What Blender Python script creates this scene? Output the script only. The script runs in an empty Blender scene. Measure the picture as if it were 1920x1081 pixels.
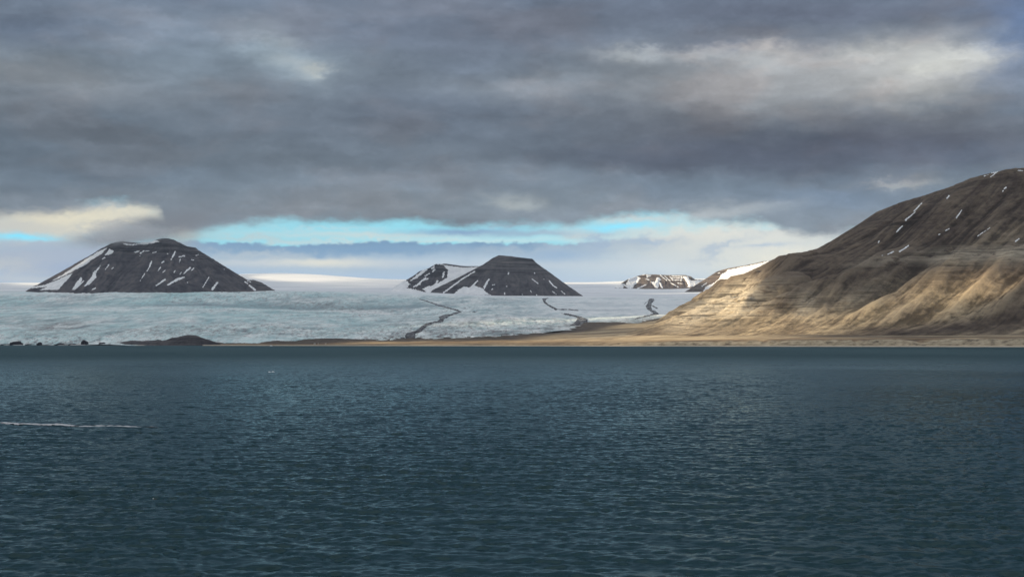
import bpy, math, random
import numpy as np

R = math.radians
scene = bpy.context.scene
col = scene.collection

# ------------------------------------------------------------------ camera
F = 2638.0                       # focal length in pixels of a 1920 px wide frame
CAM_H = 15.0                     # deck of a ship
TH = math.atan((641 - 540.5) / F)
cam_d = bpy.data.cameras.new('camera')
cam_d.sensor_width = 36.0
cam_d.lens = 36.0 * F / 1920.0
cam_d.clip_start = 1.0
cam_d.clip_end = 200000.0
cam = bpy.data.objects.new('camera', cam_d)
cam.location = (0, 0, CAM_H)
cam.rotation_euler = (math.pi / 2 + TH, 0, 0)
col.objects.link(cam)
scene.camera = cam
CT, ST = math.cos(TH), math.sin(TH)


def ray(px, py):
    """slopes (dx/dy, dz/dy) of the line of sight seen at a picture position"""
    a = (np.asarray(px, float) - 960) / F
    b = (540.5 - np.asarray(py, float)) / F
    dy = CT - b * ST
    return a / dy, (ST + b * CT) / dy


def at(px, py, Y):
    u, v = ray(px, py)
    return u * Y, np.asarray(Y, float) + 0 * u, CAM_H + v * Y


def proj(x, y, z):
    zz = z - CAM_H
    dep = np.maximum(y * CT + zz * ST, 1.0)
    return 960 + F * x / dep, 540.5 - F * (zz * CT - y * ST) / dep


def s2l(c):
    return tuple((v / 255 / 12.92) if v / 255 <= 0.04045 else ((v / 255 + 0.055) / 1.055) ** 2.4 for v in c)


# ------------------------------------------------------------------ sun, exposure
SUN_EL = R(16.0)
SUN_H = np.array([-0.985, -0.17]); SUN_H /= np.linalg.norm(SUN_H)
SUN = np.array([SUN_H[0] * math.cos(SUN_EL), SUN_H[1] * math.cos(SUN_EL), math.sin(SUN_EL)])
SUN_ROT = math.atan2(SUN[0], SUN[1]) % (2 * math.pi)
sd = bpy.data.lights.new('sun', 'SUN')
sd.energy = 5.0
sd.angle = R(0.5)
sd.color = (1.0, 0.81, 0.54)
so = bpy.data.objects.new('sun', sd)
so.rotation_euler = (math.pi / 2 - SUN_EL, 0, math.atan2(SUN[1], SUN[0]) + math.pi / 2)
so.location = (-2000, -2000, 3000)
col.objects.link(so)

scene.view_settings.view_transform = 'Standard'
scene.view_settings.look = 'None'
scene.view_settings.gamma = 1.0
scene.view_settings.use_curve_mapping = False
scene.view_settings.exposure = 0.95
scene.render.engine = 'CYCLES'
scene.cycles.max_bounces = 6
scene.cycles.diffuse_bounces = 2
scene.cycles.glossy_bounces = 3
scene.cycles.transparent_max_bounces = 16
scene.cycles.volume_bounces = 2
scene.cycles.use_adaptive_sampling = True
scene.cycles.use_denoising = True
scene.cycles.denoiser = 'OPENIMAGEDENOISE'
scene.cycles.denoising_input_passes = 'RGB_ALBEDO_NORMAL'
scene.cycles.denoising_prefilter = 'ACCURATE'


# ------------------------------------------------------------------ node helper
class NT:
    def __init__(self, tree):
        self.t = tree
        tree.nodes.clear()

    def n(self, typ, **kw):
        nd = self.t.nodes.new(typ)
        for k, v in kw.items():
            setattr(nd, k, v)
        return nd

    def put(self, sock, v):
        if v is None:
            return
        if hasattr(v, 'is_output'):
            self.t.links.new(v, sock)
        elif isinstance(v, (tuple, list)):
            if sock.type == 'RGBA' and len(v) == 3:
                v = (*v, 1.0)
            sock.default_value = v
        else:
            sock.default_value = v

    def math(self, op, a, b=None, c=None, clamp=False):
        nd = self.n('ShaderNodeMath', operation=op, use_clamp=clamp)
        for i, v in enumerate((a, b, c)):
            self.put(nd.inputs[i], v)
        return nd.outputs[0]

    def vec(self, op, a, b=None, c=None):
        nd = self.n('ShaderNodeVectorMath', operation=op)
        for i, v in enumerate((a, b, c)):
            if v is not None:
                self.put(nd.inputs[i], v)
        return nd.outputs['Value'] if op in ('DOT_PRODUCT', 'LENGTH') else nd.outputs['Vector']

    def scale(self, a, s):
        nd = self.n('ShaderNodeVectorMath', operation='SCALE')
        self.put(nd.inputs[0], a)
        self.put(nd.inputs['Scale'], s)
        return nd.outputs['Vector']

    def xyz(self, x=0.0, y=0.0, z=0.0):
        nd = self.n('ShaderNodeCombineXYZ')
        for i, v in enumerate((x, y, z)):
            self.put(nd.inputs[i], v)
        return nd.outputs[0]

    def sep(self, v):
        nd = self.n('ShaderNodeSeparateXYZ')
        self.put(nd.inputs[0], v)
        return nd.outputs

    def noise(self, vec, scale=1.0, detail=5.0, rough=0.55, dist=0.0, color=False, lac=2.0):
        nd = self.n('ShaderNodeTexNoise')
        self.put(nd.inputs['Vector'], vec)
        nd.inputs['Scale'].default_value = scale
        nd.inputs['Detail'].default_value = detail
        nd.inputs['Roughness'].default_value = rough
        nd.inputs['Lacunarity'].default_value = lac
        nd.inputs['Distortion'].default_value = dist
        return nd.outputs['Color'] if color else nd.outputs[0]

    def ramp(self, fac, stops, interp='LINEAR'):
        nd = self.n('ShaderNodeValToRGB')
        nd.color_ramp.interpolation = interp
        el = nd.color_ramp.elements
        while len(el) < len(stops):
            el.new(0.5)
        for e, (p, c) in zip(el, stops):
            e.position = p
            if isinstance(c, (int, float)):
                c = (c, c, c)
            e.color = (*c, 1.0)
        self.put(nd.inputs[0], fac)
        return nd.outputs[0]

    def mix(self, fac, a, b, blend='MIX'):
        nd = self.n('ShaderNodeMix', data_type='RGBA', blend_type=blend)
        self.put(nd.inputs[0], fac)
        self.put(nd.inputs[6], a)
        self.put(nd.inputs[7], b)
        return nd.outputs[2]

    def smooth(self, v, lo, hi):
        nd = self.n('ShaderNodeMapRange', interpolation_type='SMOOTHSTEP')
        self.put(nd.inputs[0], v)
        self.put(nd.inputs[1], lo)
        self.put(nd.inputs[2], hi)
        return nd.outputs[0]

    def attr(self, name):
        return self.n('ShaderNodeAttribute', attribute_name=name).outputs['Fac']

    def curve(self, v, pts):
        nd = self.n('ShaderNodeFloatCurve')
        c = nd.mapping.curves[0]
        for i, p in enumerate(pts):
            if i < 2:
                c.points[i].location = p
            else:
                c.points.new(*p)
        for p in c.points:
            p.handle_type = 'AUTO_CLAMPED'
        nd.mapping.use_clip = False
        nd.mapping.update()
        self.put(nd.inputs['Value'], v)
        return nd.outputs[0]


# ------------------------------------------------------------------ sky
def azel(px, py):
    u, v = ray(px, py)
    return math.degrees(math.atan(u)), math.degrees(math.atan(v / math.sqrt(1 + u * u)))


PXD = math.degrees(1 / F)
world = bpy.data.worlds.new('World')
scene.world = world
world.use_nodes = True
w = NT(world.node_tree)
dirv = w.n('ShaderNodeTexCoord').outputs['Generated']
dirv = w.vec('NORMALIZE', dirv)
dx, dy, dz = w.sep(dirv)
AZ = w.math('MULTIPLY', w.math('ARCTAN2', dx, dy), 57.29578)
EL = w.math('MULTIPLY', w.math('ARCSINE', dz), 57.29578)
P0 = w.xyz(AZ, EL, 0)
wn1 = w.noise(w.vec('MULTIPLY', P0, (0.22, 0.55, 0)), 1.0, 3, 0.5, color=True)
wn2 = w.noise(w.vec('MULTIPLY_ADD', P0, (0.8, 1.7, 0), (7.3, 2.1, 4.0)), 1.0, 5, 0.6, color=True)
wp = w.vec('MULTIPLY_ADD', w.vec('SUBTRACT', wn1, (0.5, 0.5, 0.5)), (2.6, 1.1, 0), P0)
P = w.vec('MULTIPLY_ADD', w.vec('SUBTRACT', wn2, (0.5, 0.5, 0.5)), (1.5, 0.75, 0), wp)
PL = w.vec('MULTIPLY_ADD', w.vec('SUBTRACT', wn2, (0.5, 0.5, 0.5)), (1.1, 0.42, 0), P0)   # gentler, for the low sky
wn3 = w.noise(w.vec('MULTIPLY_ADD', P0, (1.9, 3.2, 0), (1.3, 5.1, 9.0)), 1.0, 5, 0.6, color=True)
PM = w.vec('MULTIPLY_ADD', w.vec('SUBTRACT', wn3, (0.5, 0.5, 0.5)), (1.5, 0.8, 0), w.vec('MULTIPLY_ADD', w.vec('SUBTRACT', wn2, (0.5, 0.5, 0.5)), (2.2, 0.8, 0), P0))
EL_l = w.sep(PL)[1]
AZ_l = w.sep(PL)[0]
EL_d = w.sep(P)[1]


def blob(colr, vec, px, py, rx, ry, c, wt, tilt=0.0, hard=1.0):
    a, e = azel(px, py)
    v = w.vec('SUBTRACT', vec, (a, e, 0))
    if tilt:
        nd = w.n('ShaderNodeVectorRotate', rotation_type='Z_AXIS')
        w.put(nd.inputs['Vector'], v)
        nd.inputs['Angle'].default_value = -R(tilt)
        v = nd.outputs[0]
    v = w.vec('MULTIPLY', v, (1 / (rx * PXD), 1 / (ry * PXD), 0))
    g = w.vec('DOT_PRODUCT', v, v)
    if hard != 1.0:
        g = w.math('POWER', g, hard)
    g = w.math('EXPONENT', w.math('MULTIPLY', g, -1.0))
    return w.mix(w.math('MULTIPLY', g, wt), colr, s2l(c))


nish = w.n('ShaderNodeTexSky', sky_type='NISHITA')
nish.sun_disc = False
nish.sun_elevation = SUN_EL
nish.sun_rotation = SUN_ROT
nish.air_density = 1.0
nish.dust_density = 0.4
nish.ozone_density = 2.0
SKY_STRENGTH = 0.1
# clear air seen through the gap, as the sky model gives it
clear = w.mix(0.55, w.scale(nish.outputs[0], SKY_STRENGTH), s2l((122, 222, 248)))


def el_of(py):
    return azel(960, py)[1]


def rampy(v, rows, top=0.0, bottom=560.0):
    """rows of (picture height, colour) -> ramp along elevation"""
    e0, e1 = el_of(bottom), el_of(top)
    f = w.math('DIVIDE', w.math('SUBTRACT', v, e0), e1 - e0)
    st = sorted(((el_of(py) - e0) / (e1 - e0), s2l(c)) for py, c in rows)
    return w.ramp(f, st, 'EASE')


def curve_az(rows, off=0.0):
    """edge height (degrees) as a curve of azimuth, rows of (px, py)"""
    f = w.math('DIVIDE', w.math('ADD', AZ, 24.0), 48.0)
    f = w.math('MINIMUM', w.math('MAXIMUM', f, 0.0), 1.0)
    pts = []
    for px, py in rows:
        a, e = azel(px, py)
        pts.append(((a + 24) / 48, e / 10.0))
    return w.math('MULTIPLY', w.curve(f, pts), 10.0)


# low bank of cloud on the horizon
bank = rampy(EL_l, [(545, (172, 186, 198)), (520, (158, 178, 198)), (507, (160, 178, 194)), (494, (176, 186, 194)),
                    (482, (148, 170, 188)), (470, (126, 154, 178)), (455, (112, 144, 172))])
bank = blob(bank, PL, 610, 492, 95, 8, (212, 210, 196), 0.85)
bank = blob(bank, PL, 860, 490, 160, 12, (172, 188, 202), 0.7)
bank = blob(bank, PM, 700, 467, 260, 9, (112, 146, 178), 0.6)
bank = blob(bank, PM, 1000, 472, 140, 10, (168, 180, 188), 0.6)
bank = blob(bank, PM, 480, 478, 110, 7, (172, 182, 188), 0.6)
bank = blob(bank, PL, 60, 520, 130, 5, (195, 196, 190), 0.7)
bank = blob(bank, PL, 90, 470, 140, 16, (152, 166, 186), 0.7)
edge_b = curve_az([(-300, 470), (0, 470), (330, 452), (380, 450), (520, 458), (640, 456), (720, 451), (830, 454), (960, 453), (1040, 455), (1200, 445), (1400, 430), (1900, 420)])
bump_n = w.noise(w.vec('MULTIPLY', P0, (1.6, 2.2, 0)), 1.0, 4, 0.55)
edge_bn = w.math('ADD', edge_b, w.math('MULTIPLY', w.math('SUBTRACT', bump_n, 0.5), 0.55))
m_bank = w.smooth(w.math('SUBTRACT', edge_bn, EL), -0.03, 0.10)
low = clear
low = blob(low, PL, 720, 440, 230, 6, (186, 200, 200), 0.85)
low = blob(low, PM, 620, 428, 120, 4, (176, 200, 206), 0.55)
low = blob(low, PL, 870, 435, 95, 6, (118, 150, 182), 0.97)
low = blob(low, PL, 1020, 437, 150, 6, (140, 164, 184), 0.85)
low = blob(low, PL, 900, 450, 180, 5, (188, 208, 210), 0.7)
low = blob(low, PL, 600, 455, 100, 4, (180, 200, 208), 0.6)
low = blob(low, PM, 480, 447, 90, 7, (176, 188, 190), 0.7)
low = blob(low, PM, 700, 452, 160, 4, (190, 200, 198), 0.7)
low = blob(low, PM, 960, 424, 60, 5, (150, 172, 188), 0.7)
low = blob(low, PM, 1090, 436, 40, 10, (170, 182, 188), 0.8)
low = w.mix(m_bank, low, bank)
# left: cream cloud lit by the sun, small blue holes
low = blob(low, PL, 60, 470, 230, 62, (156, 168, 184), 0.95, hard=1.6)
low = blob(low, PM, 100, 396, 330, 34, (158, 164, 168), 0.97, hard=1.6)
low = blob(low, PM, 140, 420, 190, 24, (200, 196, 180), 0.95, tilt=3)
low = blob(low, PM, 235, 400, 80, 12, (212, 207, 188), 0.85, tilt=10)
low = blob(low, PM, 60, 398, 120, 9, (168, 168, 164), 0.8)
low = blob(low, PM, 210, 424, 70, 8, (168, 168, 168), 0.8, tilt=12)
low = blob(low, PM, 120, 408, 90, 12, (212, 206, 184), 0.8)
low = blob(low, PM, 20, 424, 90, 9, (186, 186, 180), 0.8)
low = blob(low, PL, 36, 443, 58, 6, (128, 212, 236), 1.0)
low = blob(low, PM, 85, 446, 22, 5, (140, 208, 228), 0.8)
low = blob(low, PM, 20, 495, 70, 12, (178, 182, 184), 0.8)
low = blob(low, PM, 150, 500, 90, 12, (148, 164, 188), 0.7)
# right: broad cream haze of cloud
low = blob(low, PM, 1420, 470, 270, 62, (200, 203, 198), 0.97, hard=1.6)
low = blob(low, PL, 1130, 505, 130, 26, (176, 190, 200), 0.75)
low = blob(low, PL, 1040, 478, 70, 12, (138, 164, 190), 0.8)
low = blob(low, PM, 1330, 440, 190, 15, (206, 206, 198), 0.85)
low = blob(low, PM, 1210, 408, 110, 12, (186, 194, 194), 0.85)
low = blob(low, PM, 1120, 452, 16, 26, (146, 166, 188), 0.8, tilt=-40)
low = blob(low, PM, 1210, 452, 60, 10, (150, 170, 190), 0.8)
low = blob(low, PM, 1350, 468, 55, 9, (160, 175, 190), 0.8, tilt=22)
low = blob(low, PL, 1440, 461, 45, 4, (152, 172, 194), 0.8, tilt=4)
low = blob(low, PM, 1480, 490, 70, 22, (218, 214, 198), 0.8)
low = blob(low, PL, 1160, 425, 65, 6.5, (132, 214, 238), 0.95, tilt=3)
low = blob(low, PL, 1235, 502, 90, 10, (188, 198, 204), 0.6)

low = w.scale(low, 1.28)
# main deck of stratocumulus
deck = rampy(EL_d, [(0, (112, 122, 136)), (70, (110, 118, 129)), (150, (112, 119, 126)), (240, (105, 113, 122)), (310, (104, 112, 120)),
                    (350, (116, 126, 135)), (400, (126, 134, 141)), (440, (126, 134, 141))], top=-40)
for args in [
    (1540, 140, 330, 64, (164, 163, 162), 0.92, 3, 1.3), (1720, 148, 150, 42, (188, 184, 178), 0.85, 0, 1.0), (1820, 112, 80, 22, (202, 198, 190), 0.75, 0, 1.0),
    (1440, 105, 70, 25, (190, 189, 186), 0.7, 0, 1.0), (1190, 105, 80, 20, (172, 174, 174), 0.7, 0, 1.0), (1350, 190, 220, 45, (142, 143, 144), 0.6, 0, 1.0),
    (1500, 278, 360, 44, (80, 84, 95), 0.95, 0, 1.3), (1250, 235, 200, 40, (100, 103, 111), 0.7, 0, 1.0), (1770, 290, 200, 40, (92, 98, 112), 0.7, 0, 1.0),
    (1500, 22, 420, 32, (98, 103, 116), 0.9, -2, 1.0), (1915, 60, 70, 90, (98, 122, 158), 0.75, 0, 1.0), (300, 70, 200, 40, (124, 136, 150), 0.6, 0, 1.0), (880, 120, 120, 24, (122, 132, 146), 0.55, 0, 1.0), (1400, 85, 180, 14, (88, 98, 118), 0.6, 0, 1.0),
    (440, 110, 240, 50, (136, 148, 158), 0.75, 0, 1.0), (545, 115, 80, 36, (162, 174, 180), 0.85, -25, 1.0), (562, 122, 40, 16, (182, 188, 188), 0.65, -30, 1.0), (720, 60, 200, 30, (122, 132, 148), 0.6, 0, 1.0), (100, 190, 220, 28, (126, 131, 137), 0.7, 0, 1.0), (850, 330, 300, 20, (128, 138, 148), 0.6, 0, 1.0), (1250, 300, 300, 30, (90, 95, 107), 0.7, 0, 1.0),
    (140, 262, 230, 50, (92, 102, 112), 0.8, 0, 1.0), (60, 140, 180, 24, (134, 136, 138), 0.6, -6, 1.0), (90, 50, 150, 30, (96, 106, 122), 0.7, 0, 1.0),
    (800, 200, 300, 70, (104, 112, 124), 0.7, 0, 1.0), (960, 60, 260, 50, (106, 112, 124), 0.7, 0, 1.0), (1000, 165, 150, 22, (146, 152, 158), 0.7, 0, 1.0),
    (250, 330, 200, 26, (106, 118, 130), 0.6, 0, 1.0), (700, 375, 350, 26, (128, 136, 142), 0.6, 0, 1.0), (1000, 340, 200, 16, (128, 138, 148), 0.6, 0, 1.0),
    (965, 374, 55, 11, (178, 180, 174), 0.6, -8, 1.0), (1700, 350, 55, 9, (166, 168, 166), 0.7, 4, 1.0), (1560, 365, 170, 34, (116, 130, 146), 0.8, 0, 1.0),
    (1250, 345, 200, 18, (120, 132, 144), 0.6, 0, 1.0), (300, 60, 160, 40, (124, 134, 146), 0.5, 0, 1.0), (1340, 400, 110, 12, (176, 178, 176), 0.7, 6, 1.0),
    (200, 380, 260, 22, (122, 128, 134), 0.6, 0, 1.0),
]:
    deck = blob(deck, P, *args[:6], tilt=args[6], hard=args[7])
for args in [(1440, 92, 60, 17, (186, 184, 180), 0.8), (1330, 104, 60, 14, (172, 172, 171), 0.7), (1640, 100, 80, 18, (186, 183, 177), 0.75), (1800, 104, 70, 16, (206, 203, 195), 0.8),
             (1190, 102, 60, 11, (170, 172, 172), 0.7), (1745, 128, 60, 14, (202, 198, 188), 0.7), (590, 132, 26, 9, (186, 188, 182), 0.7), (500, 90, 60, 12, (158, 170, 178), 0.6), (1690, 345, 60, 8, (164, 165, 163), 0.7)]:
    deck = blob(deck, PM, *args)
tex1 = w.noise(w.vec('MULTIPLY_ADD', P0, (0.24, 0.85, 0), (3.1, 9.2, 1.0)), 1.0, 6, 0.50, dist=0.3)
tex2 = w.noise(w.vec('MULTIPLY_ADD', wp, (1.0, 1.9, 0), (13.1, 1.2, 6.0)), 1.0, 5, 0.55)
gain = w.math('ADD', w.math('MULTIPLY', w.math('SUBTRACT', tex1, 0.5), 0.62), w.math('MULTIPLY', w.math('SUBTRACT', tex2, 0.5), 0.30))
lay = w.noise(w.vec('MULTIPLY_ADD', P, (0.055, 0.95, 0), (41.0, 17.0, 3.0)), 1.0, 3, 0.5)                       # long flat layers
gain = w.math('ADD', gain, w.math('MULTIPLY', w.math('SUBTRACT', lay, 0.5), 0.50))
gain = w.math('ADD', gain, 1.0)
deck = w.scale(deck, gain)
deck = w.vec('MULTIPLY', deck, (1.08, 1.15, 1.22))
hue = w.noise(w.vec('MULTIPLY_ADD', P0, (0.16, 0.42, 0), (23.0, 4.0, 2.0)), 1.0, 4, 0.55)
deck = w.mix(w.math('MULTIPLY', w.smooth(hue, 0.46, 0.62), 0.55), deck, w.vec('MULTIPLY', deck, (1.16, 1.02, 0.95)))
puff = w.noise(w.vec('MULTIPLY_ADD', PM, (0.55, 1.3, 0), (5.0, 31.0, 2.0)), 1.0, 7, 0.6)
deck = w.scale(deck, w.math('MULTIPLY_ADD', w.smooth(puff, 0.40, 0.70), 0.14, 0.94))
# the sky overhead, outside the picture, is brightened to add ambient light
deck = w.mix(w.smooth(EL, 30.0, 62.0), deck, (1.02, 1.03, 1.05))
edge_d = curve_az([(-300, 410), (0, 398), (150, 386), (230, 374), (300, 392), (330, 436), (370, 434), (440, 416), (560, 411), (770, 412), (850, 419), (950, 420),
                   (1080, 414), (1170, 402), (1260, 398), (1330, 414), (1420, 412), (1480, 432), (1600, 434), (2000, 440)])
en = w.math('ADD', w.math('MULTIPLY', w.math('SUBTRACT', w.noise(w.vec('MULTIPLY', P0, (0.7, 1.5, 0)), 1.0, 6, 0.62), 0.5), 1.0), w.math('SUBTRACT', edge_d, 0.12))
m_deck = w.smooth(w.math('SUBTRACT', EL, en), -0.22, 0.34)
skyc = w.mix(m_deck, low, deck)
# grey cloud hanging from the deck behind the left summit
skyc = blob(skyc, PL, 310, 424, 95, 26, (126, 132, 140), 0.97, tilt=12, hard=1.7)
skyc = blob(skyc, PL, 215, 446, 70, 14, (138, 144, 152), 0.9, tilt=6, hard=1.4)
skyc = blob(skyc, PL, 345, 446, 32, 14, (176, 176, 172), 0.75)
bg = w.n('ShaderNodeBackground')
w.put(bg.inputs['Color'], w.scale(skyc, 0.518 / SKY_STRENGTH))        # 0.518: the picture is exposed 0.95 stops up
bg.inputs['Strength'].default_value = SKY_STRENGTH
wo = w.n('ShaderNodeOutputWorld')
w.t.links.new(bg.outputs[0], wo.inputs[0])
world.cycles.sampling_method = 'MANUAL'
world.cycles.sample_map_resolution = 512


# ------------------------------------------------------------------ numpy noise
def _hash(ix, iy, seed):
    h = (ix.astype(np.int64) * 374761393 + iy.astype(np.int64) * 668265263 + seed * 974634541) & 0xFFFFFFFF
    h = ((h ^ (h >> 13)) * 1274126177) & 0xFFFFFFFF
    return (h ^ (h >> 16)) & 0xFFFFFFFF


def perlin(x, y, seed=0):
    x = np.asarray(x, float); y = np.asarray(y, float)
    ix = np.floor(x); iy = np.floor(y)
    fx = x - ix; fy = y - iy
    ux = fx * fx * fx * (fx * (fx * 6 - 15) + 10); uy = fy * fy * fy * (fy * (fy * 6 - 15) + 10)
    out = 0
    for a in (0, 1):
        for b in (0, 1):
            ang = _hash(ix + a, iy + b, seed) * (2 * math.pi / 4294967296.0)
            d = np.cos(ang) * (fx - a) + np.sin(ang) * (fy - b)
            out = out + d * (ux if a else 1 - ux) * (uy if b else 1 - uy)
    return out * 1.5


def fbm(x, y, octaves=5, seed=0, gain=0.5, lac=2.03, ridged=False):
    s = 0; a = 1.0; tot = 0
    for k in range(octaves):
        n = perlin(x, y, seed + k * 17)
        if ridged:
            n = 1 - 2 * np.abs(n)
        s = s + a * n; tot += a
        a *= gain; x = x * lac + 11.3; y = y * lac - 5.7
    return s / tot


def sstep(v, lo, hi):
    t = np.clip((v - lo) / (hi - lo), 0, 1)
    return t * t * (3 - 2 * t)


def bilin(A, i, j):
    i = np.clip(i, 0, A.shape[0] - 1.001); j = np.clip(j, 0, A.shape[1] - 1.001)
    i0 = np.floor(i).astype(int); j0 = np.floor(j).astype(int)
    fi = i - i0; fj = j - j0
    return (A[i0, j0] * (1 - fi) * (1 - fj) + A[i0 + 1, j0] * fi * (1 - fj) + A[i0, j0 + 1] * (1 - fi) * fj + A[i0 + 1, j0 + 1] * fi * fj)


def blur(A, r, axis):
    k = 2 * r + 1
    pad = [(0, 0)] * A.ndim; pad[axis] = (r + 1, r)
    c = np.cumsum(np.pad(A, pad, mode='edge'), axis=axis)
    n = A.shape[axis]
    return (np.take(c, range(k, k + n), axis) - np.take(c, range(0, n), axis)) / k


# ------------------------------------------------------------------ mesh helpers
def tag(o, label=None, cat=None, group=None, kind=None):
    if label: o['label'] = label
    if cat: o['category'] = cat
    if group: o['group'] = group
    if kind: o['kind'] = kind
    return o


def mesh_obj(name, verts, faces, mat=None, parent=None, smooth=True, attrs=None, loc=None):
    verts = np.asarray(verts, np.float64)
    if loc is not None:
        verts = verts - np.asarray(loc, float)
    me = bpy.data.meshes.new(name)
    faces = np.asarray(faces, np.int32)
    nf, k = faces.shape
    me.vertices.add(len(verts))
    me.vertices.foreach_set('co', verts.astype(np.float32).ravel())
    me.loops.add(nf * k)
    me.loops.foreach_set('vertex_index', faces.ravel())
    me.polygons.add(nf)
    me.polygons.foreach_set('loop_start', np.arange(0, nf * k, k, dtype=np.int32))
    me.update(calc_edges=True)
    if smooth:
        me.polygons.foreach_set('use_smooth', np.ones(nf, bool))
    for an, av in (attrs or {}).items():
        a = me.attributes.new(an, 'FLOAT', 'POINT')
        a.data.foreach_set('value', np.asarray(av, np.float32).ravel())
    o = bpy.data.objects.new(name, me)
    if mat: me.materials.append(mat)
    if loc is not None: o.location = loc
    if parent is not None: o.parent = parent
    col.objects.link(o)
    return o


def grid_faces(n, m, keep=None):
    idx = np.arange(n * m).reshape(n, m)
    f = np.stack([idx[:-1, :-1], idx[:-1, 1:], idx[1:, 1:], idx[1:, :-1]], -1)   # counter-clockwise seen from above when columns run +x and rows +y
    if keep is not None:
        return f[keep]
    return f.reshape(-1, 4)


def grid_obj(name, X, Y, Z, mat, parent=None, attrs=None, keep=None):
    n, m = X.shape
    f = grid_faces(n, m, keep)
    v = np.stack([X, Y, Z], -1).reshape(-1, 3)
    at_ = {k: np.asarray(a).ravel() for k, a in (attrs or {}).items()}
    if keep is not None:
        used, inv = np.unique(f, return_inverse=True)
        f = inv.reshape(f.shape); v = v[used]
        at_ = {k: a[used] for k, a in at_.items()}
    return mesh_obj(name, v, f, mat, parent, attrs=at_)


# ------------------------------------------------------------------ materials
def material(name):
    m = bpy.data.materials.new(name)
    m.use_nodes = True
    n = NT(m.node_tree)
    out = n.n('ShaderNodeOutputMaterial')
    b = n.n('ShaderNodeBsdfPrincipled')
    n.t.links.new(b.outputs[0], out.inputs[0])
    b.inputs['Roughness'].default_value = 0.9
    b.inputs['Specular IOR Level'].default_value = 0.2
    return m, n, b


def bump(n, b, h, strength, dist):
    nd = n.n('ShaderNodeBump')
    nd.inputs['Strength'].default_value = strength
    nd.inputs['Distance'].default_value = dist
    n.put(nd.inputs['Height'], h)
    n.t.links.new(nd.outputs[0], b.inputs['Normal'])


def geo_pos(n):
    return n.n('ShaderNodeNewGeometry').outputs['Position']


def rock_material(name, dark, mid, pale, ledge, strata=14.0, tan=(0.30, 0.24, 0.15), bumpd=5.0, fine=1.0):
    m, n, b = material(name)
    p = geo_pos(n)
    n1 = n.noise(n.vec('MULTIPLY', p, (1 / 260, 1 / 260, 1 / 160)), 1, 6, 0.6)
    n2 = n.noise(n.vec('MULTIPLY', p, (fine / 42, fine / 42, fine / 26)), 1, 8, 0.72)
    q = n.xyz(n.math('MULTIPLY', n.attr('fall'), 1 / 40), n.math('MULTIPLY', n.attr('down'), 1 / 300), 0)
    n3 = n.noise(q, 1, 8, 0.66, dist=0.6)                                    # scree running down the fall line
    f = n.math('ADD', n.math('MULTIPLY', n1, 0.30), n.math('ADD', n.math('MULTIPLY', n2, 0.42), n.math('MULTIPLY', n3, 0.28)))
    f = n.math('MULTIPLY_ADD', n.attr('conv'), -0.075, f)                    # darker in the gullies, paler on the ribs
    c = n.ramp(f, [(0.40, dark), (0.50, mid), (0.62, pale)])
    ft = n.math('ADD', n.math('MULTIPLY', n2, 0.55), n.math('MULTIPLY', n3, 0.45))
    ft = n.math('MULTIPLY_ADD', n.attr('conv'), -0.06, ft)
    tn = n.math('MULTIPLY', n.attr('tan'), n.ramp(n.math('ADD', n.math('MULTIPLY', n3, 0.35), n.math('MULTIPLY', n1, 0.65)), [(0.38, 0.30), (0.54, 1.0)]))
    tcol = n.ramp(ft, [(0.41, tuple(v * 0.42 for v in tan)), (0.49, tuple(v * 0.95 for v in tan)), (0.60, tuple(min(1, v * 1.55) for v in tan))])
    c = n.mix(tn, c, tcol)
    # bedding
    st = n.noise(n.vec('MULTIPLY', p, (1 / 600, 1 / 600, 1 / strata)), 1, 5, 0.66)
    brk = n.noise(n.vec('MULTIPLY', p, (1 / 70, 1 / 70, 1 / 32)), 1, 6, 0.68)
    led = n.ramp(st, [(0.40, tuple(v * 0.22 for v in ledge)), (0.465, tuple(v * 0.62 for v in ledge)), (0.50, ledge), (0.535, tuple(v * 0.45 for v in ledge)), (0.59, ledge)])
    lm = n.math('MULTIPLY', n.attr('cliff'), n.ramp(brk, [(0.36, 0.0), (0.46, 1.0)]))
    c = n.mix(lm, c, led)
    sm = n.math('MULTIPLY', n.attr('band'), n.ramp(st, [(0.44, 1.0), (0.51, 0.0)]))
    c = n.mix(n.math('MULTIPLY', sm, 0.8), c, tuple(v * 0.5 for v in dark))
    sp = n.math('MULTIPLY', n.attr('band'), n.ramp(st, [(0.54, 0.0), (0.60, 1.0)]))
    c = n.mix(n.math('MULTIPLY', sp, 0.6), c, tuple(v * 1.15 for v in pale))
    n.put(b.inputs['Base Color'], c)
    bump(n, b, n.math('ADD', n.math('MULTIPLY', n2, 1.0), n.math('MULTIPLY', n3, 0.7)), 1.0, bumpd)
    return m


M = {}
M['mountain_far'] = rock_material('dark_basalt_scree', (0.034, 0.034, 0.044), (0.072, 0.068, 0.079), (0.130, 0.118, 0.120), (0.20, 0.19, 0.18), 24.0, (0.15, 0.130, 0.118), 14.0, 0.55)
M['mountain_right'] = rock_material('brown_scree', (0.036, 0.025, 0.021), (0.078, 0.057, 0.047), (0.138, 0.106, 0.083), (0.56, 0.49, 0.38), 17.0, (0.30, 0.243, 0.165), 12.0)
M['mountain_small'] = rock_material('red_brown_scree', (0.085, 0.066, 0.062), (0.135, 0.105, 0.090), (0.20, 0.165, 0.135), (0.3, 0.25, 0.2), 22.0, (0.24, 0.18, 0.13), 14.0, 0.5)


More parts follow.
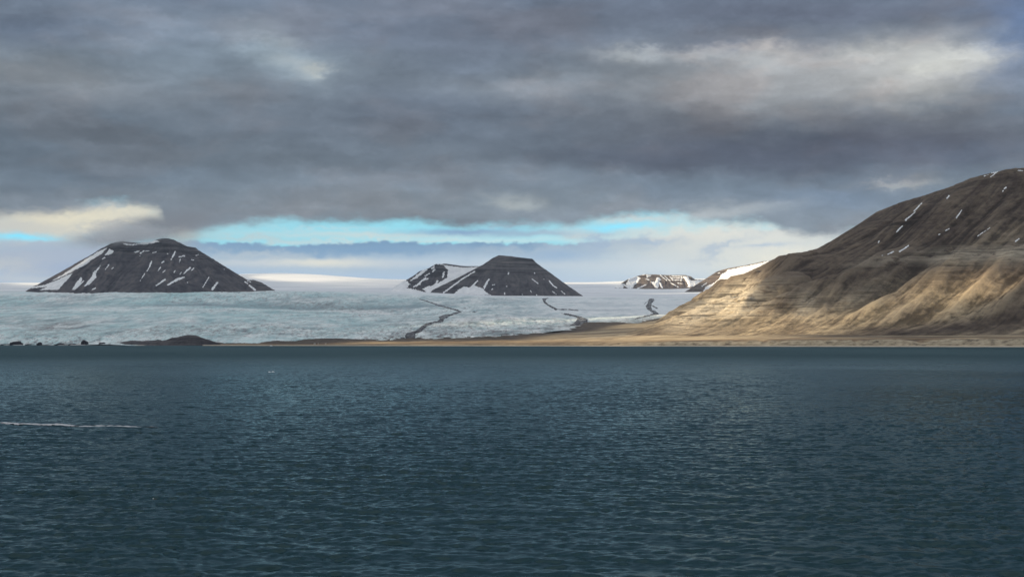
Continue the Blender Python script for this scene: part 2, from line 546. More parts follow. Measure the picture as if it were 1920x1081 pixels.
def snow_material():
    m, n, b = material('old_snow')
    p = geo_pos(n)
    n1 = n.noise(n.vec('MULTIPLY', p, (1 / 60, 1 / 60, 1 / 60)), 1, 6, 0.6)
    n.put(b.inputs['Base Color'], n.ramp(n1, [(0.3, (0.70, 0.72, 0.74)), (0.62, (0.86, 0.87, 0.88))]))
    b.inputs['Roughness'].default_value = 0.7
    bump(n, b, n1, 0.5, 1.0)
    return m


M['snow'] = snow_material()


def ice_material():
    m, n, b = material('glacier_ice')
    p = geo_pos(n)
    big = n.noise(n.vec('MULTIPLY', p, (1 / 700, 1 / 1500, 0)), 1, 5, 0.55)
    med = n.noise(n.vec('MULTIPLY', p, (1 / 120, 1 / 330, 0)), 1, 7, 0.68, dist=0.4)
    fin = n.noise(n.vec('MULTIPLY', p, (1 / 24, 1 / 120, 1 / 60)), 1, 6, 0.7)
    crv = n.noise(n.vec('MULTIPLY', p, (1 / 75, 1 / 60, 0)), 1, 5, 0.7, dist=0.8)
    c = n.ramp(med, [(0.38, (0.30, 0.41, 0.44)), (0.46, (0.53, 0.63, 0.64)), (0.54, (0.72, 0.77, 0.765)), (0.64, (0.88, 0.89, 0.88))])
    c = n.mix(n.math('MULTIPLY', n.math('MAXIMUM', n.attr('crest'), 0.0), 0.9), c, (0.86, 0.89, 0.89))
    c = n.mix(n.math('MULTIPLY', n.math('MAXIMUM', n.math('MULTIPLY', n.attr('crest'), -1.0), 0.0), 0.85), c, (0.22, 0.30, 0.34))  # relief shading put into the colour, along with snowy crests and dirty hollows
    # blue, freshly broken ice
    bl = n.math('MULTIPLY', n.attr('blue'), n.ramp(n.math('ADD', n.math('MULTIPLY', big, 0.5), n.math('MULTIPLY', crv, 0.5)), [(0.42, 0.0), (0.60, 1.0)]))
    c = n.mix(n.math('MULTIPLY', bl, 0.62), c, (0.36, 0.66, 0.68))
    # grit in the crevasses
    gr = n.ramp(fin, [(0.40, 1.0), (0.49, 0.0)])
    c = n.mix(n.math('MULTIPLY', n.math('MULTIPLY', gr, n.attr('grit')), 0.62), c, (0.24, 0.22, 0.23))
    dk = n.ramp(crv, [(0.36, 1.0), (0.45, 0.0)])
    c = n.mix(n.math('MULTIPLY', n.math('MULTIPLY', dk, n.attr('grit')), 0.75), c, (0.15, 0.20, 0.23))
    dt = n.math('MULTIPLY', n.attr('dirt'), n.ramp(n.math('ADD', n.math('MULTIPLY', med, 0.5), n.math('MULTIPLY', fin, 0.5)), [(0.40, 1.0), (0.58, 0.0)]))
    c = n.mix(n.math('MULTIPLY', dt, 0.8), c, (0.17, 0.13, 0.13))
    # clean snow higher up
    sn = n.ramp(n.noise(n.vec('MULTIPLY', p, (1 / 900, 1 / 900, 1 / 40)), 1, 5, 0.55), [(0.35, (0.68, 0.72, 0.76)), (0.6, (0.86, 0.88, 0.90))])
    c = n.mix(n.attr('snow'), c, sn)
    sl = n.ramp(n.noise(n.vec('MULTIPLY', p, (1 / 2400, 1 / 700, 0)), 1, 4, 0.6), [(0.56, 0.0), (0.63, 1.0)])
    c = n.mix(n.math('MULTIPLY', n.math('MULTIPLY', sl, n.attr('slush')), 0.45), c, (0.38, 0.42, 0.46))
    n.put(b.inputs['Base Color'], c)
    b.inputs['Roughness'].default_value = 0.55
    h = n.math('ADD', n.math('MULTIPLY', crv, 1.0), n.math('MULTIPLY', fin, 0.6))
    bump(n, b, n.math('MULTIPLY', h, n.math('SUBTRACT', 1.0, n.attr('snow'))), 1.0, 9.0)
    return m


M['ice'] = ice_material()


def debris_material():
    m, n, b = material('moraine_debris')
    p = geo_pos(n)
    f = n.noise(n.vec('MULTIPLY', p, (1 / 40, 1 / 90, 1 / 40)), 1, 6, 0.65)
    n.put(b.inputs['Base Color'], n.ramp(f, [(0.38, (0.060, 0.062, 0.070)), (0.50, (0.12, 0.12, 0.13)), (0.62, (0.30, 0.32, 0.33))]))
    bump(n, b, f, 0.8, 4.0)
    return m


M['debris'] = debris_material()


def land_material():
    m, n, b = material('tundra_and_gravel')
    p = geo_pos(n)
    n1 = n.noise(n.vec('MULTIPLY', p, (1 / 500, 1 / 160, 1 / 40)), 1, 6, 0.6)
    n2 = n.noise(n.vec('MULTIPLY', p, (1 / 60, 1 / 24, 1 / 12)), 1, 6, 0.65)
    f = n.math('ADD', n.math('MULTIPLY', n1, 0.65), n.math('MULTIPLY', n2, 0.35))
    c = n.ramp(f, [(0.34, (0.085, 0.062, 0.046)), (0.47, (0.20, 0.145, 0.092)), (0.58, (0.38, 0.29, 0.18)), (0.72, (0.50, 0.41, 0.27))])
    sx, sy, sz = n.sep(p)
    al = n.math('ADD', n.math('MULTIPLY', sx, -0.90), n.math('MULTIPLY', sy, -0.43)); ac = n.math('ADD', n.math('MULTIPLY', sx, 0.43), n.math('MULTIPLY', sy, -0.90))
    st = n.noise(n.xyz(n.math('MULTIPLY', al, 1 / 700), n.math('MULTIPLY', ac, 1 / 62), 0), 1, 6, 0.62, dist=0.3)
    fan = n.ramp(st, [(0.33, (0.10, 0.078, 0.058)), (0.43, (0.24, 0.185, 0.125)), (0.53, (0.40, 0.325, 0.215)), (0.68, (0.52, 0.43, 0.30))])
    c = n.mix(n.attr('fan'), c, fan)
    c = n.mix(n.math('MULTIPLY', n.attr('debris'), 0.92), c, n.ramp(n2, [(0.35, (0.040, 0.036, 0.036)), (0.65, (0.092, 0.078, 0.070))]))
    bl = n.ramp(n.noise(n.vec('MULTIPLY', p, (1 / 26, 1 / 26, 1 / 9)), 1, 5, 0.6), [(0.34, (0.12, 0.098, 0.072)), (0.46, (0.32, 0.265, 0.185)), (0.64, (0.47, 0.395, 0.285))])
    c = n.mix(n.attr('bluff'), c, bl)
    c = n.mix(n.attr('beach'), c, n.ramp(n2, [(0.3, (0.44, 0.38, 0.29)), (0.7, (0.62, 0.55, 0.44))]))
    c = n.mix(n.attr('dark_band'), c, (0.045, 0.036, 0.032))
    c = n.mix(n.attr('foot'), c, (0.60, 0.63, 0.64))
    n.put(b.inputs['Base Color'], c)
    bump(n, b, n2, 0.6, 2.0)
    return m


M['land'] = land_material()


def simple(name, c, rough=0.7, var=0.25, sc=1.0):
    m, n, b = material(name)
    tc = n.n('ShaderNodeTexCoord').outputs['Object']
    f = n.noise(tc, sc, 5, 0.6)
    n.put(b.inputs['Base Color'], n.ramp(f, [(0.3, tuple(v * (1 - var) for v in c)), (0.7, tuple(min(1, v * (1 + var)) for v in c))]))
    b.inputs['Roughness'].default_value = rough
    return m


M['rock'] = simple('shore_rock', (0.035, 0.034, 0.042), 0.85, 0.5, 0.12)
M['white_wall'] = simple('white_painted_boards', (0.74, 0.73, 0.70), 0.6, 0.08, 2.0)
M['roofing'] = simple('roof_felt', (0.22, 0.20, 0.19), 0.8, 0.2, 2.0)
M['door'] = simple('door_paint', (0.10, 0.07, 0.05), 0.6, 0.2, 2.0)
M['floe'] = simple('floe_ice', (0.80, 0.84, 0.86), 0.4, 0.1, 1.2)
M['foam'] = simple('sea_foam', (0.50, 0.50, 0.52), 0.9, 0.12, 1.6)
M['feather_dark'] = simple('dark_feathers', (0.035, 0.032, 0.030), 0.6, 0.3, 30)
M['feather_white'] = simple('white_feathers', (0.82, 0.81, 0.78), 0.6, 0.06, 30)
M['beak'] = simple('beak_horn', (0.25, 0.2, 0.1), 0.4, 0.1, 30)


def water_material():
    m, n, b = material('sea_water')
    n.t.nodes.remove(b)
    out = [q for q in n.t.nodes if q.type == 'OUTPUT_MATERIAL'][0]
    p = geo_pos(n)
    a = n.noise(n.vec('MULTIPLY', p, (1 / 2.0, 1 / 1.0, 0)), 1, 5, 0.62, dist=0.3)
    c = n.noise(n.vec('MULTIPLY', p, (1 / 9, 1 / 4.5, 0)), 1, 3, 0.5)
    d = n.noise(n.vec('MULTIPLY', p, (1 / 60, 1 / 26, 0)), 1, 4, 0.6)
    h = n.math('ADD', n.math('MULTIPLY', a, 0.32), n.math('MULTIPLY', c, 0.8))
    h = n.math('ADD', h, n.math('MULTIPLY', n.math('MULTIPLY', d, 16.0), n.attr('chop')))
    bp = n.n('ShaderNodeBump')
    bp.inputs['Strength'].default_value = 0.15
    bp.inputs['Distance'].default_value = 1.0
    n.put(bp.inputs['Height'], h)
    gust = n.ramp(n.noise(n.vec('MULTIPLY', p, (1 / 420, 1 / 900, 0)), 1, 5, 0.6, dist=0.6), [(0.40, 0.0), (0.60, 1.0)])      # wind lanes: rougher and calmer water
    df = n.n('ShaderNodeBsdfDiffuse')                                        # light scattered back by the silty meltwater
    n.put(df.inputs['Color'], n.mix(gust, (0.0050, 0.026, 0.029), (0.0065, 0.031, 0.034)))
    gl = n.n('ShaderNodeBsdfGlossy')
    gl.inputs['Color'].default_value = (0.42, 0.55, 0.60, 1)
    n.put(gl.inputs['Roughness'], n.math('ADD', n.math('MULTIPLY_ADD', n.attr('chop'), 0.24, 0.10), n.math('MULTIPLY', gust, 0.10)))
    fr = n.n('ShaderNodeFresnel')
    fr.inputs['IOR'].default_value = 1.333
    mx = n.n('ShaderNodeMixShader')
    for nd in (df, gl, fr):
        n.t.links.new(bp.outputs[0], nd.inputs['Normal'])
    # waves too small to resolve far off tilt the surface towards the eye, which lowers the mean reflectance
    n.put(mx.inputs[0], n.math('MULTIPLY', fr.outputs[0], n.math('MULTIPLY_ADD', n.attr('chop'), -0.70, 1.0)))
    n.t.links.new(df.outputs[0], mx.inputs[1])
    n.t.links.new(gl.outputs[0], mx.inputs[2])
    n.t.links.new(mx.outputs[0], out.inputs[0])
    return m


M['water'] = water_material()

# ------------------------------------------------------------------ shoreline
def shore_Y(u):
    return 5268.7 / (1 + 0.619 * u)


# ------------------------------------------------------------------ sea
def fft_tile(N, L, V, wind, seed, choppy=1.1):
    rng = np.random.default_rng(seed)
    k1 = np.fft.fftfreq(N, L / N) * 2 * math.pi
    kx, ky = np.meshgrid(k1, k1)
    k = np.hypot(kx, ky); k[0, 0] = 1
    Lw = V * V / 9.81
    cosw = (kx * wind[0] + ky * wind[1]) / k
    Pk = np.exp(-1 / (k * Lw) ** 2) / k ** 3.45 * (0.03 + np.abs(cosw) ** 4.0) * np.exp(-(k * 0.12) ** 2)
    Pk[0, 0] = 0
    h = (rng.normal(size=(N, N)) + 1j * rng.normal(size=(N, N))) * np.sqrt(Pk)
    hh = np.fft.ifft2(h).real
    s = 1 / hh.std()
    dxx = np.fft.ifft2(-1j * kx / k * h).real * s * choppy
    dyy = np.fft.ifft2(-1j * ky / k * h).real * s * choppy
    return hh * s, dxx, dyy


def per(A, x, y, L):
    N = A.shape[0]
    fx = (x / L * N) % N; fy = (y / L * N) % N
    i0 = np.floor(fy).astype(int) % N; j0 = np.floor(fx).astype(int) % N
    a = fy - np.floor(fy); b = fx - np.floor(fx)
    i1 = (i0 + 1) % N; j1 = (j0 + 1) % N
    return A[i0, j0] * (1 - a) * (1 - b) + A[i1, j0] * a * (1 - b) + A[i0, j1] * (1 - a) * b + A[i1, j1] * a * b


TA = fft_tile(1024, 150.0, 3.3, (-0.26, -0.966), 4)
TB = fft_tile(512, 43.0, 1.8, (0.22, -0.975), 9)
RB = (math.cos(0.5), math.sin(0.5))
RMS_A, RMS_B = 0.070, 0.028


def sea_disp(x, y):
    d = np.hypot(x, y)
    patch = 1.0 + 0.35 * perlin(x / 150, y / 240, 5) + 0.2 * perlin(x / 47, y / 70, 6)
    fade = np.exp(-(d / 9000.0) ** 2) * patch
    xb = x * RB[0] + y * RB[1]; yb = -x * RB[1] + y * RB[0]
    h = RMS_A * per(TA[0], x, y, 150.0) + RMS_B * per(TB[0], xb, yb, 43.0)
    ox = RMS_A * per(TA[1], x, y, 150.0)
    oy = RMS_A * per(TA[2], x, y, 150.0)
    oy = oy - 1.2 * h                                                        # wind waves lean: steep fronts, long backs
    return ox * fade, oy * fade, h * fade


def build_sea():
    half = R(24.5)
    a_in = np.linspace(-half, half, 1150)
    a_out = np.linspace(half, 2 * math.pi - half, 90)[1:-1]
    az = np.concatenate([a_in, a_out, [2 * math.pi - half]])
    rows = [4.0, 12.0, 25.0, 40.0, 55.0, 65.0]
    r = 70.0
    while r < 9000:
        rows.append(r)
        r += max(0.30, 0.30 * (r / 130.0) ** 1.45)
    rows += [10500, 13500]
    rr = np.array(rows)
    Rr, A = np.meshgrid(rr, az, indexing='ij')
    X = Rr * np.sin(A); Y = Rr * np.cos(A)
    ox, oy, h = sea_disp(X, Y)
    fin = (Rr > 40) & (Rr < 9000)
    h = np.where(fin, h, 0)
    return grid_obj('sea', X + np.where(fin, ox, 0), Y + np.where(fin, oy, 0), h, M['water'], attrs=dict(chop=sstep(Rr, 120, 1700)))


sea = build_sea()
tag(sea, 'dark teal fjord water with small wind waves filling the lower half', 'water', kind='structure')

# ------------------------------------------------------------------ land between shore and ice
LANDC = {
    -500: [(-80, -9), (0, 0), (8, 2.2), (22, 2.2), (60, -12), (300, -60), (3200, -80)],
    190: [(-80, -9), (0, 0), (8, 2.2), (22, 2.2), (60, -12), (300, -60), (3200, -80)],
    230: [(-80, -9), (0, 0), (10, 2.4), (40, 2.6), (120, 3), (300, -20), (3200, -80)],
    400: [(-80, -9), (0, 0), (10, 2.4), (30, 2.8), (200, 6), (300, 13), (500, 9), (900, -25), (3200, -90)],
    500: [(-80, -9), (0, 0), (12, 2.4), (40, 3.5), (200, 5), (330, 9), (470, 19), (900, 15), (1300, -15), (3200, -90)],
    600: [(-80, -9), (0, 0), (12, 2.5), (40, 4.2), (200, 6), (420, 11), (600, 30), (1000, 28), (1400, -5), (3200, -80)],
    760: [(-80, -9), (0, 0), (12, 2.6), (25, 3), (45, 6.5), (250, 9), (560, 17), (870, 38), (1300, 40), (1800, 5), (3200, -60)],
    960: [(-80, -9), (0, 0), (12, 2.6), (25, 3), (50, 10), (150, 12), (700, 26), (1231, 58), (1700, 60), (2200, 20), (3200, -40)],
    1100: [(-80, -9), (0, 0), (12, 2.6), (25, 3), (55, 13), (200, 16), (900, 37), (1600, 72), (2195, 117), (2600, 120), (3200, 80)],
    1250: [(-80, -9), (0, 0), (12, 2.6), (25, 3), (55, 16), (150, 18), (600, 36), (1500, 72), (2200, 107), (2967, 155), (3200, 158)],
    1500: [(-80, -9), (0, 0), (12, 2.6), (22, 3), (55, 21), (110, 22), (300, 29), (700, 46), (1200, 84), (1700, 138), (3200, 200)],
    1750: [(-80, -9), (0, 0), (12, 2.6), (22, 3), (58, 24), (115, 26), (260, 31), (420, 35), (1500, 60), (3200, 90)],
    1920: [(-80, -9), (0, 0), (12, 2.6), (22, 3), (60, 26), (120, 28), (250, 33), (420, 37), (1500, 60), (3200, 90)],
    2500: [(-80, -9), (0, 0), (12, 2.6), (22, 3), (60, 26), (120, 28), (250, 33), (420, 37), (1500, 60), (3200, 90)],
}


def land_t():
    t = np.concatenate([np.linspace(-80, 0, 10)[:-1], np.linspace(0, 130, 90)[:-1], 130 + 3070 * np.linspace(0, 1, 230) ** 1.35])
    return t


def interp_cols(ctrl, pxs, ts):
    keys = sorted(ctrl)
    tab = np.array([np.interp(ts, *zip(*ctrl[k])) for k in keys])
    out = np.empty((len(ts), len(pxs)))
    for j, p in enumerate(pxs):
        i = min(max(np.searchsorted(keys, p) - 1, 0), len(keys) - 2)
        f = np.clip((p - keys[i]) / (keys[i + 1] - keys[i]), 0, 1)
        f = f * f * (3 - 2 * f)
        out[:, j] = tab[i] * (1 - f) + tab[i + 1] * f
    return out


def ell(px, py, cx, cy, rx, ry, tilt=0.0, hard=1.0):
    a = R(tilt)
    dx = px - cx; dy = -(py - cy)
    ex = (dx * math.cos(a) + dy * math.sin(a)) / rx
    ey = (-dx * math.sin(a) + dy * math.cos(a)) / ry
    return np.exp(-(ex * ex + ey * ey) ** hard)


def poly_sd(px, py, pts):
    """signed distance to a polygon, positive inside"""
    pts = np.asarray(pts, float)
    d = np.full(px.shape, 1e9); ins = np.zeros(px.shape, bool)
    n = len(pts)
    for i in range(n):
        ax, ay = pts[i]; bx, by = pts[(i + 1) % n]
        ex, ey = bx - ax, by - ay
        t = np.clip(((px - ax) * ex + (py - ay) * ey) / (ex * ex + ey * ey + 1e-9), 0, 1)
        d = np.minimum(d, np.hypot(px - ax - t * ex, py - ay - t * ey))
        c = (ay > py) != (by > py)
        with np.errstate(divide='ignore', invalid='ignore'):
            xi = ax + (py - ay) / (by - ay if by != ay else 1e-9) * ex
        ins ^= c & (px < xi)
    return np.where(ins, d, -d)


def cap_sd(px, py, x0, y0, x1, y1, r0, r1):
    ex, ey = x1 - x0, y1 - y0
    t = np.clip(((px - x0) * ex + (py - y0) * ey) / (ex * ex + ey * ey + 1e-9), 0, 1)
    return r0 + (r1 - r0) * t - np.hypot(px - x0 - t * ex, py - y0 - t * ey)


def build_land():
    pxs = np.arange(-500, 2500, 3.0)
    u, _ = ray(pxs, 641 + 0 * pxs)
    ts = land_t()
    Z = interp_cols(LANDC, pxs, ts)
    Y = shore_Y(u)[None, :] + ts[:, None]
    X = u[None, :] * Y
    T = ts[:, None] + 0 * X
    sal = (X * 0.85 - Y * 0.527)                                            # distance along the shore
    hgt = Z.copy()
    # gullies cut in the bluff: the toe and the rim wander
    bl = sstep(pxs, 1040, 1330)[None, :] + 0 * X
    g = fbm(sal / 75, T / 400, 4, 31, ridged=True)
    for cx, wd, dp in [(1733, 16, 1.0), (1610, 8, 0.6), (1440, 9, 0.5)]:
        g = g - 1.8 * dp * np.exp(-((pxs[None, :] - cx + 0.12 * (T - 30)) / wd) ** 2) * (T < 160)
    inb = sstep(T, 20, 32) * (1 - sstep(T, 70, 190))
    Z = Z - bl * inb * (9.0 * np.clip(0.55 - g, 0, 2.2))
    Z = np.where((T > 12) & (T < 200), np.maximum(Z, 2.6), Z)
    # moraine hummocks near the ice, subdued ridges on the plain
    iceb = np.interp(pxs, [-500, 200, 400, 500, 600, 760, 960, 1100, 1250, 2500], [60, 60, 260, 430, 560, 820, 1180, 2050, 2850, 9000])[None, :]
    wid = np.interp(pxs, [-500, 400, 600, 760, 960, 1100, 1250], [60, 120, 230, 420, 760, 760, 200])[None, :]
    deb = sstep(T, iceb - wid, iceb - wid * 0.45)
    Z = Z + deb * (6.0 * fbm(X / 130, Y / 160, 5, 3) + 3.0 * fbm(X / 40, Y / 50, 3, 8))
    Z = Z + sstep(T, 150, 400) * (1 - deb) * 2.2 * fbm(sal / 240, T / 90, 4, 12)
    Z = Z + sstep(T, 60, 90) * 0.8 * fbm(X / 30, Y / 30, 3, 14)
    px, py = proj(X, Y, Z)
    bluff = np.clip(bl * 0.85 + 0.25 * sstep(pxs, 640, 760)[None, :], 0, 1) * sstep(T, 20, 30) * (1 - sstep(T + 14 * perlin(sal / 60, T / 60, 44), 75, 120))
    beach = sstep(T, 0.0, 3) * (1 - sstep(T, 18, 26)) * sstep(pxs, 210, 330)[None, :]
    foot = sstep(T, 0.0, 2) * (1 - sstep(T, 6, 9)) * (1 - sstep(pxs, 210, 330)[None, :])
    # dark bands along the terraces
    dark_band = 0.75 * ell(px, py, 585, 645.0, 120, 1.7) + 0.8 * ell(px, py, 1740, 631.5, 240, 1.1) + 0.7 * ell(px, py, 1560, 629.0, 120, 1.6) + 0.7 * ell(px, py, 1700, 627.0, 300, 1.5)
    fan = sstep(T, 140, 420) * sstep(pxs, 900, 1120)[None, :]
    o = grid_obj('shore', X, Y, Z, M['land'], attrs=dict(fan=fan, debris=deb, bluff=bluff, beach=beach, foot=foot, dark_band=np.clip(dark_band, 0, 1)))
    return o, X, Y, Z


shore, LX, LY, LZ = build_land()
tag(shore, 'low brown coastal plain with pale beach and eroded bluff along the water', 'shore', kind='structure')

# ------------------------------------------------------------------ glacier and the ice cap behind
ICE = {
    -500: [(7200, 646), (7330, 641), (7700, 628), (8100, 618), (8400, 617), (8800, 609), (9400, 598), (10000, 589), (10600, 582), (11000, 580), (11500, 579.6), (12200, 566), (12900, 552), (13300, 546.5), (13700, 545.2), (15000, 545), (17000, 541), (20000, 535), (24000, 531.5), (34000, 530)],
    -150: [(6900, 646), (7150, 641), (7500, 630), (8000, 618.5), (8300, 617.8), (8800, 609), (9400, 598), (10000, 589), (10600, 582), (11000, 580), (11500, 579.6), (12200, 566), (12900, 552), (13300, 546.5), (13700, 545.2), (15000, 545), (17000, 541), (20000, 535), (24000, 531.5), (34000, 530)],
    0: [(6780, 650), (6830, 645), (6880, 641), (7150, 630), (7500, 617), (7800, 611.5), (8100, 611.6), (8600, 608), (9400, 598), (10000, 589), (10600, 582), (11000, 580), (11500, 579.6), (12200, 566), (12900, 552), (13300, 546.5), (13700, 545.2), (15000, 545), (17000, 541), (20000, 535), (24000, 531.5), (34000, 530)],
    80: [(6650, 650), (6700, 645), (6760, 641), (7050, 632), (7450, 622), (7800, 619), (8100, 617), (8600, 608), (9400, 597), (10000, 588), (10600, 581), (11000, 578), (11500, 577.5), (12200, 565), (12900, 551.5), (13300, 546.5), (13700, 545.2), (15000, 545), (17000, 541), (20000, 535), (24000, 531.5), (34000, 530)],
    300: [(6200, 652), (6330, 646), (6480, 637), (7200, 624), (8200, 607), (9200, 593), (10000, 583), (10500, 576.5), (11000, 573.6), (11500, 573.5), (12200, 561), (12800, 550), (13200, 546), (13600, 545.2), (15000, 545), (18000, 538), (22000, 528), (34000, 520)],
    520: [(6150, 654), (6400, 640.6), (7200, 624), (8200, 608), (9200, 594.5), (9900, 586), (10500, 582), (10900, 581.3), (11400, 578), (12200, 562), (12900, 551.5), (13600, 546.2), (14200, 545.3), (16000, 543), (18500, 537), (21000, 530), (23500, 523), (26000, 516), (28000, 512.6), (34000, 512)],
    760: [(6050, 648), (6400, 632), (7200, 618), (8200, 604), (9100, 596), (9700, 594), (10200, 591.5), (11200, 576), (12200, 563), (13000, 554), (13700, 549), (14400, 547.6), (16000, 545), (18500, 538), (21000, 534), (24000, 529), (27000, 525), (34000, 524)],
    960: [(6150, 638), (6500, 625), (7200, 612), (8200, 598), (9500, 586), (11000, 573), (12500, 561.5), (13500, 556.5), (14300, 554.6), (15500, 554), (18000, 547), (22000, 538), (28000, 531), (34000, 529)],
    1100: [(6850, 618), (7300, 605), (8200, 596), (9200, 588), (10500, 578), (12000, 566.5), (13300, 558), (14200, 555.5), (15200, 555), (17000, 549), (20000, 540), (24000, 533), (28000, 530), (34000, 529)],
    1250: [(7500, 606), (7900, 595), (8600, 588), (9500, 580), (11000, 570), (12500, 561), (13500, 557), (14200, 555.5), (16000, 551.5), (18000, 547), (20000, 542), (23000, 533), (27000, 527), (34000, 524)],
    1350: [(7500, 604), (8200, 590), (9500, 578), (11000, 569), (12500, 560), (14200, 555), (16000, 550), (18000, 545), (20000, 538), (24000, 527), (34000, 521)],
    1900: [(7500, 604), (8200, 590), (9500, 578), (11000, 569), (12500, 560), (14200, 555), (16000, 550), (18000, 545), (20000, 538), (24000, 527), (34000, 521)],
}
ICE_ROWS = 640


def build_glacier():
    pxs = np.arange(-480, 1800, 2.2)
    u, _ = ray(pxs, 600 + 0 * pxs)
    f0 = np.interp(pxs, sorted(ICE), [ICE[k][0][0] for k in sorted(ICE)])
    t = np.linspace(0, 1, ICE_ROWS) ** 1.25
    keys = sorted(ICE)
    Y = f0[None, :] * (33500.0 / f0[None, :]) ** t[:, None]
    PY = np.empty_like(Y)
    for j, p in enumerate(pxs):
        i = min(max(np.searchsorted(keys, p) - 1, 0), len(keys) - 2)
        f = np.clip((p - keys[i]) / (keys[i + 1] - keys[i]), 0, 1)
        f = f * f * (3 - 2 * f)
        A = np.interp(Y[:, j], *zip(*ICE[keys[i]])); B = np.interp(Y[:, j], *zip(*ICE[keys[i + 1]]))
        PY[:, j] = A * (1 - f) + B * f
    sm = PY.copy()
    for _ in range(2):
        sm = blur(sm, 4, 0)
    wgt = sstep(Y - f0[None, :], 200, 900)
    PY = PY * (1 - wgt) + sm * wgt
    PY = blur(PY, 6, 1)
    _, v = ray(pxs[None, :] + 0 * Y, PY)
    X = u[None, :] * Y
    Z = CAM_H + v * Y
    far = sstep(Y, 12800, 14200)
    serac = 0.35 + 0.65 * sstep(perlin(X / 1300, Y / 1700, 71) + 0.35 * (1 - sstep(Y, 6500, 8500)) + 0.5 * ell(pxs[None, :] + 0 * Y, PY, 440, 562, 110, 14), 0.0, 0.55)
    serac = serac * (1 - far)
    edge = sstep(Y - f0[None, :], 20, 140)
    rough = fbm(X / 85, Y / 110, 5, 51, 0.6, ridged=True) * 0.6 + fbm(X / 28, Y / 45, 3, 57, 0.6) * 0.6
    front = np.exp(-((Y - f0[None, :]) / 620) ** 2) * (1 - sstep(pxs, 330, 440))[None, :]
    Z = Z + (serac + 1.3 * front) * edge * rough * 13.0
    Z = Z + (1 - far) * edge * 26 * fbm(X / 620, Y / 1000, 4, 77)
    Z = Z + far * 10 * fbm(X / 2500, Y / 1800, 4, 79)
    px = pxs[None, :] + 0 * Y
    # ice cliff at the water: broken blocks
    snow = sstep(Y + 900 * perlin(X / 1500, Y / 1500, 5), 12600, 14600)
    snow = np.maximum(snow, 0.55 * sstep(px, 900, 1150) * sstep(Y, 7600, 9500))
    slush = far * (1 - sstep(Y, 17500, 21000))
    blue = np.clip(0.6 * front + 0.35 + 0.9 * (1 - sstep(px, 500, 900)) * (0.5 + serac), 0, 1) * (1 - 0.6 * sstep(px, 900, 1100))
    grit = np.clip(0.30 + 0.7 * serac, 0, 1) * (1 - snow)
    dirt = (0.95 * ell(px, PY, 105, 613, 60, 9, 8) + 0.5 * ell(px, PY, 40, 603, 70, 10) + 0.55 * ell(px, PY, 330, 622, 260, 12)
            + 0.7 * ell(px, PY, 830, 618, 90, 12, 12) + 0.55 * ell(px, PY, 760, 608, 70, 10) + 0.7 * ell(px, PY, 640, 578, 90, 7) + 0.5 * ell(px, PY, 560, 572, 130, 9)
            + 0.5 * ell(px, PY, 1130, 582, 90, 4) + 0.8 * sstep(px, 640, 760) * np.exp(-((Y - f0[None, :] - 350) / 330) ** 2) * (1 - sstep(px, 1230, 1300)))
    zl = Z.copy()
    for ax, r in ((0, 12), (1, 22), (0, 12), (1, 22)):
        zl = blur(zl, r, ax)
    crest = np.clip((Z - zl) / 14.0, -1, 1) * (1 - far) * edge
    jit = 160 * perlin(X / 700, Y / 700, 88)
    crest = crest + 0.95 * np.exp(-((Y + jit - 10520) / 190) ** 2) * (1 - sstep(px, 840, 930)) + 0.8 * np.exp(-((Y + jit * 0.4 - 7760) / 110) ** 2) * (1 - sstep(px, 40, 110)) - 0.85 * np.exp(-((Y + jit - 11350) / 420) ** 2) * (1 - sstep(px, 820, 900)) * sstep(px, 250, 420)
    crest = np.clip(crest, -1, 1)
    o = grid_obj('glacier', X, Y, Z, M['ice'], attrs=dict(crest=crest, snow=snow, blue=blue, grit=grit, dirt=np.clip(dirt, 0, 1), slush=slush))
    return o, X, Y, Z


glacier, GX, GY, GZ = build_glacier()
tag(glacier, 'wide pale blue crevassed glacier rising from the fjord to a snowy ice cap', 'glacier', kind='structure')


